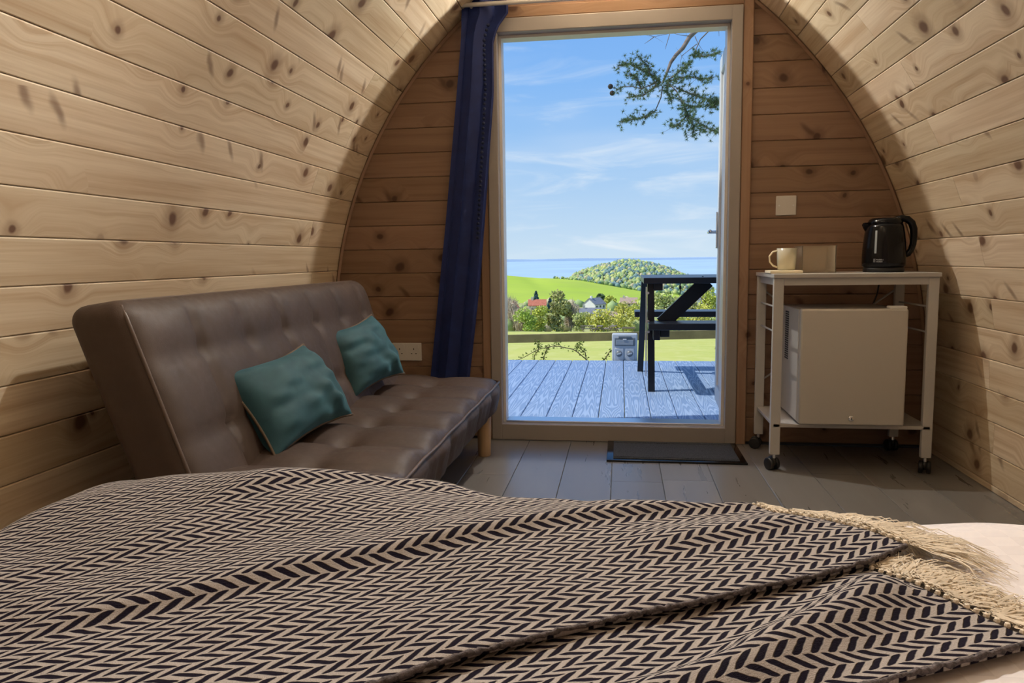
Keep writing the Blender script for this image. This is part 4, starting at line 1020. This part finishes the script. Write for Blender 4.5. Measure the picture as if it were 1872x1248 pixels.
tree('bare_tree', 'tan leafless tree in front of the red roofed house', 'tree', -14.6, 117, 3.4, 4.0, tan, 5, G_, bare=True, n=2200, leaf_=.4)
tree('bare_tree', 'thin tan leafless tree right of the tall olive tree', 'tree', -7.2, 110, 4.6, 2.6, tan, 6, G_, bare=True, n=1300, leaf_=.35)
tree('gold_bush', 'wide golden green bush behind the distant picnic tables', 'bush', -2.6, 106, 3.0, 5.4, gold, 7, G_)
tree('gold_bush', 'golden green bush left of the black table leg', 'bush', .35, 110, 4.2, 4.4, gold, 8, G_)
tree('gold_bush', 'golden green bush behind the black table leg', 'bush', 2.8, 118, 5.0, 4.4, lime, 9, G_)
tree('gold_bush', 'pale bush low in the middle of the meadow edge', 'bush', -5.2, 107, 2.6, 3.0, pale, 19, G_)
tree('round_tree', 'rounded green tree under the black table top', 'tree', 8.4, 150, 7.0, 6.5, pale, 10, G_, leaf_=.3)
tree('round_tree', 'olive brown rounded tree framed by the table brace', 'tree', 12.9, 158, 6.4, 6.0, olive, 11, G_, leaf_=.3)
tree('round_tree', 'tall yellow green tree beyond the table brace', 'tree', 18.6, 170, 9.5, 7.0, lime, 12, G_, leaf_=.3)
tree('gold_bush', 'long golden bush right of the table brace', 'bush', 11.6, 112, 3.6, 5.6, gold, 13, G_)
tree('gold_bush', 'yellow green bush below the table brace', 'bush', 7.2, 112, 3.0, 5.4, lime, 14, G_)
tree('conifer', 'dark blue green conifer behind the red roofed house', 'tree', -27.9, 250, 7.5, 4.2, (.10, .19, .19), 15, G_, conical=True, leaf_=.4)
tree('conifer', 'shorter dark conifer beside the red roofed house', 'tree', -23.4, 252, 5.0, 3.4, (.10, .19, .19), 16, G_, conical=True, leaf_=.4)
tree('village_tree', 'small dark tree above the white gabled house', 'tree', -7.4, 300, 5.0, 4.5, (.12, .18, .08), 17, G_, leaf_=.4)
tree('village_tree', 'pale round tree right of the white gabled house', 'tree', -3.8, 285, 4.6, 5.0, lime, 18, G_, leaf_=.4)

# ------------------------------------------------------------------ village houses
HM = dict(white=simple('white_render', (.80, .79, .75), .8), cream=simple('cream_render', (.66, .60, .48), .8), slate=simple('slate', (.23, .24, .27), .7, var=.2, vscale=2), red=simple('red_tile', (.52, .17, .10), .8, var=.2, vscale=2), tanr=simple('tan_tile', (.46, .33, .25), .8, var=.2, vscale=2), win=simple('house_window', (.05, .06, .07), .15))
def house(label, x, y, w_, d_, hh, rh, yaw, wall, roof, z=None):
    g0 = gz(y) - .3 if z is None else z; r = thing('house', label, 'house', (x, y, g0), 'houses of the village')
    a = math.radians(yaw)
    def tr(V): return rot(np.array(V, float), 'Z', a) + np.array((x, y, g0))
    V = [(-w_ / 2, -d_ / 2, 0), (w_ / 2, -d_ / 2, 0), (w_ / 2, d_ / 2, 0), (-w_ / 2, d_ / 2, 0), (-w_ / 2, -d_ / 2, hh), (w_ / 2, -d_ / 2, hh), (w_ / 2, d_ / 2, hh), (-w_ / 2, d_ / 2, hh), (-w_ / 2, 0, hh + rh), (w_ / 2, 0, hh + rh)]
    mk('walls', tr(V), [(0, 1, 5, 4), (1, 2, 6, 9, 5), (2, 3, 7, 6), (3, 0, 4, 8, 7)], HM[wall], r)
    e = .25; k = rh / (d_ / 2); V = [(-w_ / 2 - e, -d_ / 2 - e, hh - e * k), (w_ / 2 + e, -d_ / 2 - e, hh - e * k), (w_ / 2 + e, 0, hh + rh + .05), (-w_ / 2 - e, 0, hh + rh + .05), (-w_ / 2 - e, d_ / 2 + e, hh - e * k), (w_ / 2 + e, d_ / 2 + e, hh - e * k)]
    V2 = V + [(p[0], p[1], p[2] + .18) for p in V]
    mk('roof', tr(V2), [(6, 7, 8, 9), (9, 8, 11, 10), (0, 3, 2, 1), (3, 4, 5, 2), (0, 1, 7, 6), (4, 10, 11, 5), (0, 6, 9, 3), (3, 9, 10, 4), (1, 2, 8, 7), (2, 5, 11, 8)], HM[roof], r)
    for i in range(3):
        xx = -w_ * .32 + i * w_ * .32; mb = MB(); mb.box(xx - .45, xx + .45, -d_ / 2 - .05, -d_ / 2 + .05, hh * .35, hh * .75); mk('window', tr(mb.V), mb.F, HM['win'], r)
    mb = MB(); mb.box(-w_ * .3 - .35, -w_ * .3 + .35, -.35, .35, hh + rh - .6, hh + rh + 1.0); mk('chimney', tr(mb.V), mb.F, HM[wall], r)
house('white gabled house in the middle of the village', -9.6, 280, 7.0, 5.2, 2.2, 2.0, 58, 'white', 'slate')
house('red tiled house among bare trees on the left', -26.4, 240, 5.4, 4.2, 3.2, 1.6, 4, 'cream', 'red', -17.2)
house('partly hidden red roofed house at the left jamb', -32.9, 222, 4.2, 4, 3.4, 1.6, 50, 'cream', 'red', -17.0)
house('long grey slate roofed house in front of the white one', -9.2, 232, 6.6, 4.6, 1.5, 1.6, 8, 'cream', 'slate', -17.7)
house('small white gabled house nearest the meadow', -6.0, 214, 3.8, 3.0, 1.2, 1.2, 60, 'white', 'slate', -17.3)
house('small tan roofed house right of the nearest white gable', -2.6, 219, 3.6, 3.0, 1.0, 1.3, 6, 'cream', 'tanr', -17.2)
house('wide tan roofed bungalow left of the black table leg', 3.1, 300, 6.4, 5.0, 1.2, 1.9, 0, 'cream', 'tanr', -18.2)
house('grey roofed house seen under the table brace, left of two', 24.4, 258, 5.4, 4.6, 4.3, 1.8, 4, 'white', 'slate', -17.7)
house('grey roofed house at the right leaf, right of two', 30.6, 256, 5.6, 4.6, 4.0, 1.8, 6, 'white', 'slate', -17.7)

# ------------------------------------------------------------------ distant picnic tables in the meadow
M['grey_wood'] = simple('weathered_wood', (.20, .16, .125), .85, var=.2)
def far_table(x, y, yaw, label):
    g0 = gz(y); r = thing('meadow_picnic_table', label, 'picnic table', (x, y, g0), 'picnic tables in the meadow'); a = math.radians(yaw)
    def P(name, mb): V = rot(np.array(mb.V), 'Z', a) + np.array((x, y, g0)); mk(name, V, mb.F, M['grey_wood'], r)
    mb = MB(); mb.box(-.85, .85, -.36, .36, .72, .77); P('table_top', mb)
    for s in (-1, 1):
        mb = MB(); mb.box(-.85, .85, s * .72 - .13, s * .72 + .13, .42, .46); P('bench', mb)
        mb = MB(); mb.bar((s * .6, -.62, 0), (s * .6, -.22, .72), .09, .05, (1, 0, 0)); P('leg', mb)
        mb = MB(); mb.bar((s * .6, .62, 0), (s * .6, .22, .72), .09, .05, (1, 0, 0)); P('leg', mb)
        mb = MB(); mb.box(s * .6 - .04, s * .6 + .04, -.82, .82, .34, .42); P('bearer', mb)
far_table(-4.15, 95, 8, 'leftmost of the brown picnic tables down in the meadow')
far_table(-2.65, 97, 84, 'middle of the brown picnic tables down in the meadow')
far_table(-.95, 96, 76, 'rightmost of the brown picnic tables down in the meadow')
lb = thing('meadow_bench', 'low brown bench in the meadow left of the black table leg', 'bench', (.95, 94, gz(94)))
mb = MB(); mb.box(.15, 1.75, 93.8, 94.2, gz(94) + .42, gz(94) + .62); mb.build('seat', M['grey_wood'], lb)
for x in (.3, 1.6): mb = MB(); mb.box(x - .05, x + .05, 93.85, 94.15, gz(94), gz(94) + .42); mb.build('leg', M['grey_wood'], lb)

# ------------------------------------------------------------------ bramble behind the deck edge
br = thing('bramble', 'arching leafy bramble stems behind the deck edge', 'bramble', (-.6, 6.95, -.6))
M['bramble_stem'] = simple('bramble_stem', (.16, .12, .06), .8); M['bramble_leaf'] = foliage_mat('bramble_leaf', (.20, .26, .06), .4, 8)
stems = [[(-.22, 6.95, -.55), (-.26, 6.93, -.12), (-.42, 6.92, .02), (-.60, 6.92, .055), (-.76, 6.92, .02), (-.90, 6.92, -.06), (-1.05, 6.92, -.12)],
         [(-.20, 6.98, -.55), (-.16, 6.96, -.10), (-.10, 6.95, .00), (-.02, 6.95, .05), (.03, 6.95, .085)],
         [(-.62, 6.95, -.55), (-.72, 6.94, -.10), (-.68, 6.94, .03), (-.56, 6.94, .07)], [(-.85, 6.98, -.5), (-.80, 6.97, -.05), (-.74, 6.96, .05), (-.78, 6.96, .09)],
         [(-.3, 7.0, -.5), (-.32, 6.98, -.02), (-.40, 6.97, .045), (-.36, 6.97, .07)]]
lv = MB(); r_ = random.Random(6)
for st in stems:
    pts = np.array(st); tt = np.linspace(0, len(pts) - 1, 24); sm = np.stack([np.interp(tt, range(len(pts)), pts[:, i]) for i in range(3)], 1)
    mb = MB(); mb.tube(sm, np.linspace(.006, .0025, 24), 6); mb.build('stem', M['bramble_stem'], br, True)
    for p in sm[6:]:
        for k in range(5):
            d = np.array((r_.gauss(0, 1), r_.gauss(0, .6), r_.gauss(.2, 1))); d /= np.linalg.norm(d); s = r_.uniform(.012, .026); n_ = np.cross(d, (r_.random(), r_.random(), r_.random())); n_ /= np.linalg.norm(n_)
            q = p + d * .012; lv.add([q, q + d * s * .5 + n_ * s * .35, q + d * s, q + d * s * .5 - n_ * s * .35], [(0, 1, 2, 3)])
o = lv.build('leaves', M['bramble_leaf'], br); tag(o, kind='stuff')

# ------------------------------------------------------------------ pine tree whose branch hangs into view
pn = thing('pine_tree', 'pine tree with a needle branch hanging across the sky', 'tree', (3.6, 9.6, -.65))
M['pine_bark'] = simple('pine_bark', (.20, .155, .115), .9, var=.35, vscale=14, bump=.5, bscale=40)
M['needle'] = foliage_mat('pine_needle', (.15, .22, .11), .4, 6); M['cone'] = simple('pine_cone', (.05, .035, .025), .9)
BR = {
    'main':  [(1.038,8.6,3.393),(0.974,8.533,3.332),(0.866,8.467,3.285),(0.76,8.4,3.194),(0.699,8.333,3.124),(0.628,8.267,3.0),(0.558,8.2,2.921),(0.499,8.133,2.831),(0.463,8.067,2.73),(0.417,8.0,2.61)],
    'A':  [(0.395,8.0,2.611),(0.283,7.925,2.674),(0.173,7.85,2.714),(0.086,7.775,2.753),(-0.021,7.7,2.719)],
    'A2':  [(0.395,8.0,2.611),(0.307,7.967,2.586),(0.198,7.933,2.541),(0.11,7.9,2.559),(0.012,7.867,2.551),(-0.031,7.833,2.524),(-0.096,7.8,2.546)],
    'A3':  [(0.395,8.0,2.611),(0.311,8.067,2.564),(0.225,8.133,2.516),(0.069,8.2,2.514)],
    'B':  [(0.412,8.0,2.567),(0.396,7.98,2.456),(0.341,7.96,2.326),(0.243,7.94,2.261),(0.112,7.92,2.241),(-0.009,7.9,2.221)],
    'C':  [(0.46,8.0,2.608),(0.545,7.95,2.508),(0.607,7.9,2.378),(0.647,7.85,2.251),(0.77,7.8,2.153),(0.87,7.75,2.078),(0.932,7.7,2.047)],
    'D':  [(0.46,8.0,2.608),(0.574,8.075,2.663),(0.689,8.15,2.685),(0.806,8.225,2.675),(0.924,8.3,2.692)],
    'E':  [(0.548,8.0,2.55),(0.68,8.025,2.496),(0.791,8.05,2.454),(0.902,8.075,2.422),(0.975,8.1,2.413)],
    'F':  [(0.982,8.6,3.363),(0.92,8.533,3.235),(0.824,8.467,3.132),(0.774,8.4,3.017),(0.746,8.333,2.923),(0.873,8.267,2.911),(0.985,8.2,2.921)],
    'G':  [(0.482,8.0,2.639),(0.629,8.1,2.763),(0.691,8.2,2.827)],
    'K':  [(0.647,7.85,2.251),(0.557,7.775,2.146),(0.5,7.7,2.115)],
    'K2':  [(0.647,7.85,2.251),(0.714,7.875,2.146),(0.707,7.9,2.055)],
    'L':  [(0.282,7.9,2.668),(0.258,7.85,2.742),(0.171,7.8,2.817)],
    'M':  [(0.905,8.1,2.427),(0.932,8.05,2.362),(0.884,8.0,2.344)],
    'N':  [(0.603,7.85,2.369),(0.69,7.875,2.328),(0.777,7.9,2.339)],
    'O':  [(0.46,8.0,2.608),(0.457,7.925,2.485),(0.496,7.85,2.394)],
    'P':  [(0.198,7.95,2.544),(0.153,7.925,2.648),(0.099,7.9,2.676)],
}
BARE = [
    [(0.725, 8.15, 3.211), (0.639, 8.15, 3.178), (0.486, 8.15, 3.122), (0.333, 8.15, 3.098), (0.167, 8.15, 3.139)] ,
    [(0.487, 8.15, 3.117), (0.455, 8.15, 3.011), (0.444, 8.15, 2.968)] ,
    [(0.684, 8.15, 3.085), (0.596, 8.15, 3.1), (0.508, 8.15, 3.126)] ,
    [(0.761, 8.15, 3.006), (0.609, 8.15, 2.895), (0.594, 8.15, 2.809)] ,
    [(0.333, 8.15, 3.098), (0.267, 8.15, 3.053), (0.234, 8.15, 3.033)] ,
    [(0.738, 8.15, 3.082), (0.766, 8.15, 3.016), (0.816, 8.15, 2.938)] ,
    [(0.969, 8.15, 3.198), (0.976, 8.15, 3.069)] ,
]
mb = MB(); mb.tube([(3.6, 9.6, -.9), (3.55, 9.6, 1.5), (3.4, 9.6, 3.5), (3.45, 9.6, 5.5)], [.22, .19, .16, .12], 14); mb.build('trunk', M['pine_bark'], pn, True)
mb = MB(); mb.tube([(3.42, 9.6, 4.1), (2.5, 9.3, 4.2), (1.7, 9.0, 3.95)] + BR['main'], [.08, .06, .042, .032, .030, .027, .025, .023, .021, .019, .017, .014, .010], 10); mbr = mb.build('branch', M['pine_bark'], pn, True)
tw = MB(); nd = MB(); r_ = random.Random(15)
def tuft(p, d, n, ln):
    d = np.array(d) / (np.linalg.norm(d) + 1e-9)
    for k in range(n):
        q = np.array((r_.gauss(0, 1), r_.gauss(0, 1), r_.gauss(.15, 1))); q = d * .55 + q / np.linalg.norm(q); q /= np.linalg.norm(q); s = ln * r_.uniform(.6, 1.1); n_ = np.cross(q, (r_.random(), r_.random(), r_.random())); n_ /= np.linalg.norm(n_) + 1e-9
        nd.add([p - n_ * .0024, p + n_ * .0024, p + q * s], [(0, 1, 2)])
for k_, pl_ in BR.items():
    if k_ == 'main': continue
    pts = np.array(pl_); m_ = 6 * (len(pts) - 1) + 1; tt = np.linspace(0, len(pts) - 1, m_); sm = np.stack([np.interp(tt, range(len(pts)), pts[:, i]) for i in range(3)], 1)
    tw.tube(sm, np.linspace(.0075, .0022, m_), 6)
    s0 = {'A2': .62, 'F': .55, 'B': .42, 'C': .30}.get(k_, .06)
    for i in range(int(m_ * s0), m_):
        d = sm[min(i + 1, m_ - 1)] - sm[i - 1]
        if k_ == 'A2' and i % 3: continue
        tuft(sm[i], d, 22, .042)
        for j in range(4):
            o_ = np.array((r_.gauss(0, .040), r_.gauss(0, .05), r_.gauss(.004, .032))); e = sm[i] + o_
            if r_.random() < .75: tw.tube([sm[i], e], [.002, .001], 3, False); tuft(e, o_ + d, 20, .040)
for b_ in BARE: tw.tube(b_, np.linspace(.0045, .0012, len(b_)), 5)
for b_ in BARE[:1] + BARE[3:4]:
    for q in b_[1:]:
        for j in range(3): e = np.array(q) + np.array((r_.gauss(0, .07), r_.gauss(0, .05), r_.gauss(-.02, .06))); tw.tube([q, e], [.0018, .0007], 3, False)
tw.build('twigs', M['pine_bark'], mbr, True); o = nd.build('needles', M['needle'], mbr); tag(o, kind='stuff')
for c_ in ((-.107, 7.8, 2.547), (-.09, 7.8, 2.483)):
    mb = MB(); mb.ball(c_, .026, 8, 6); mb.build('cone', M['cone'], mbr)
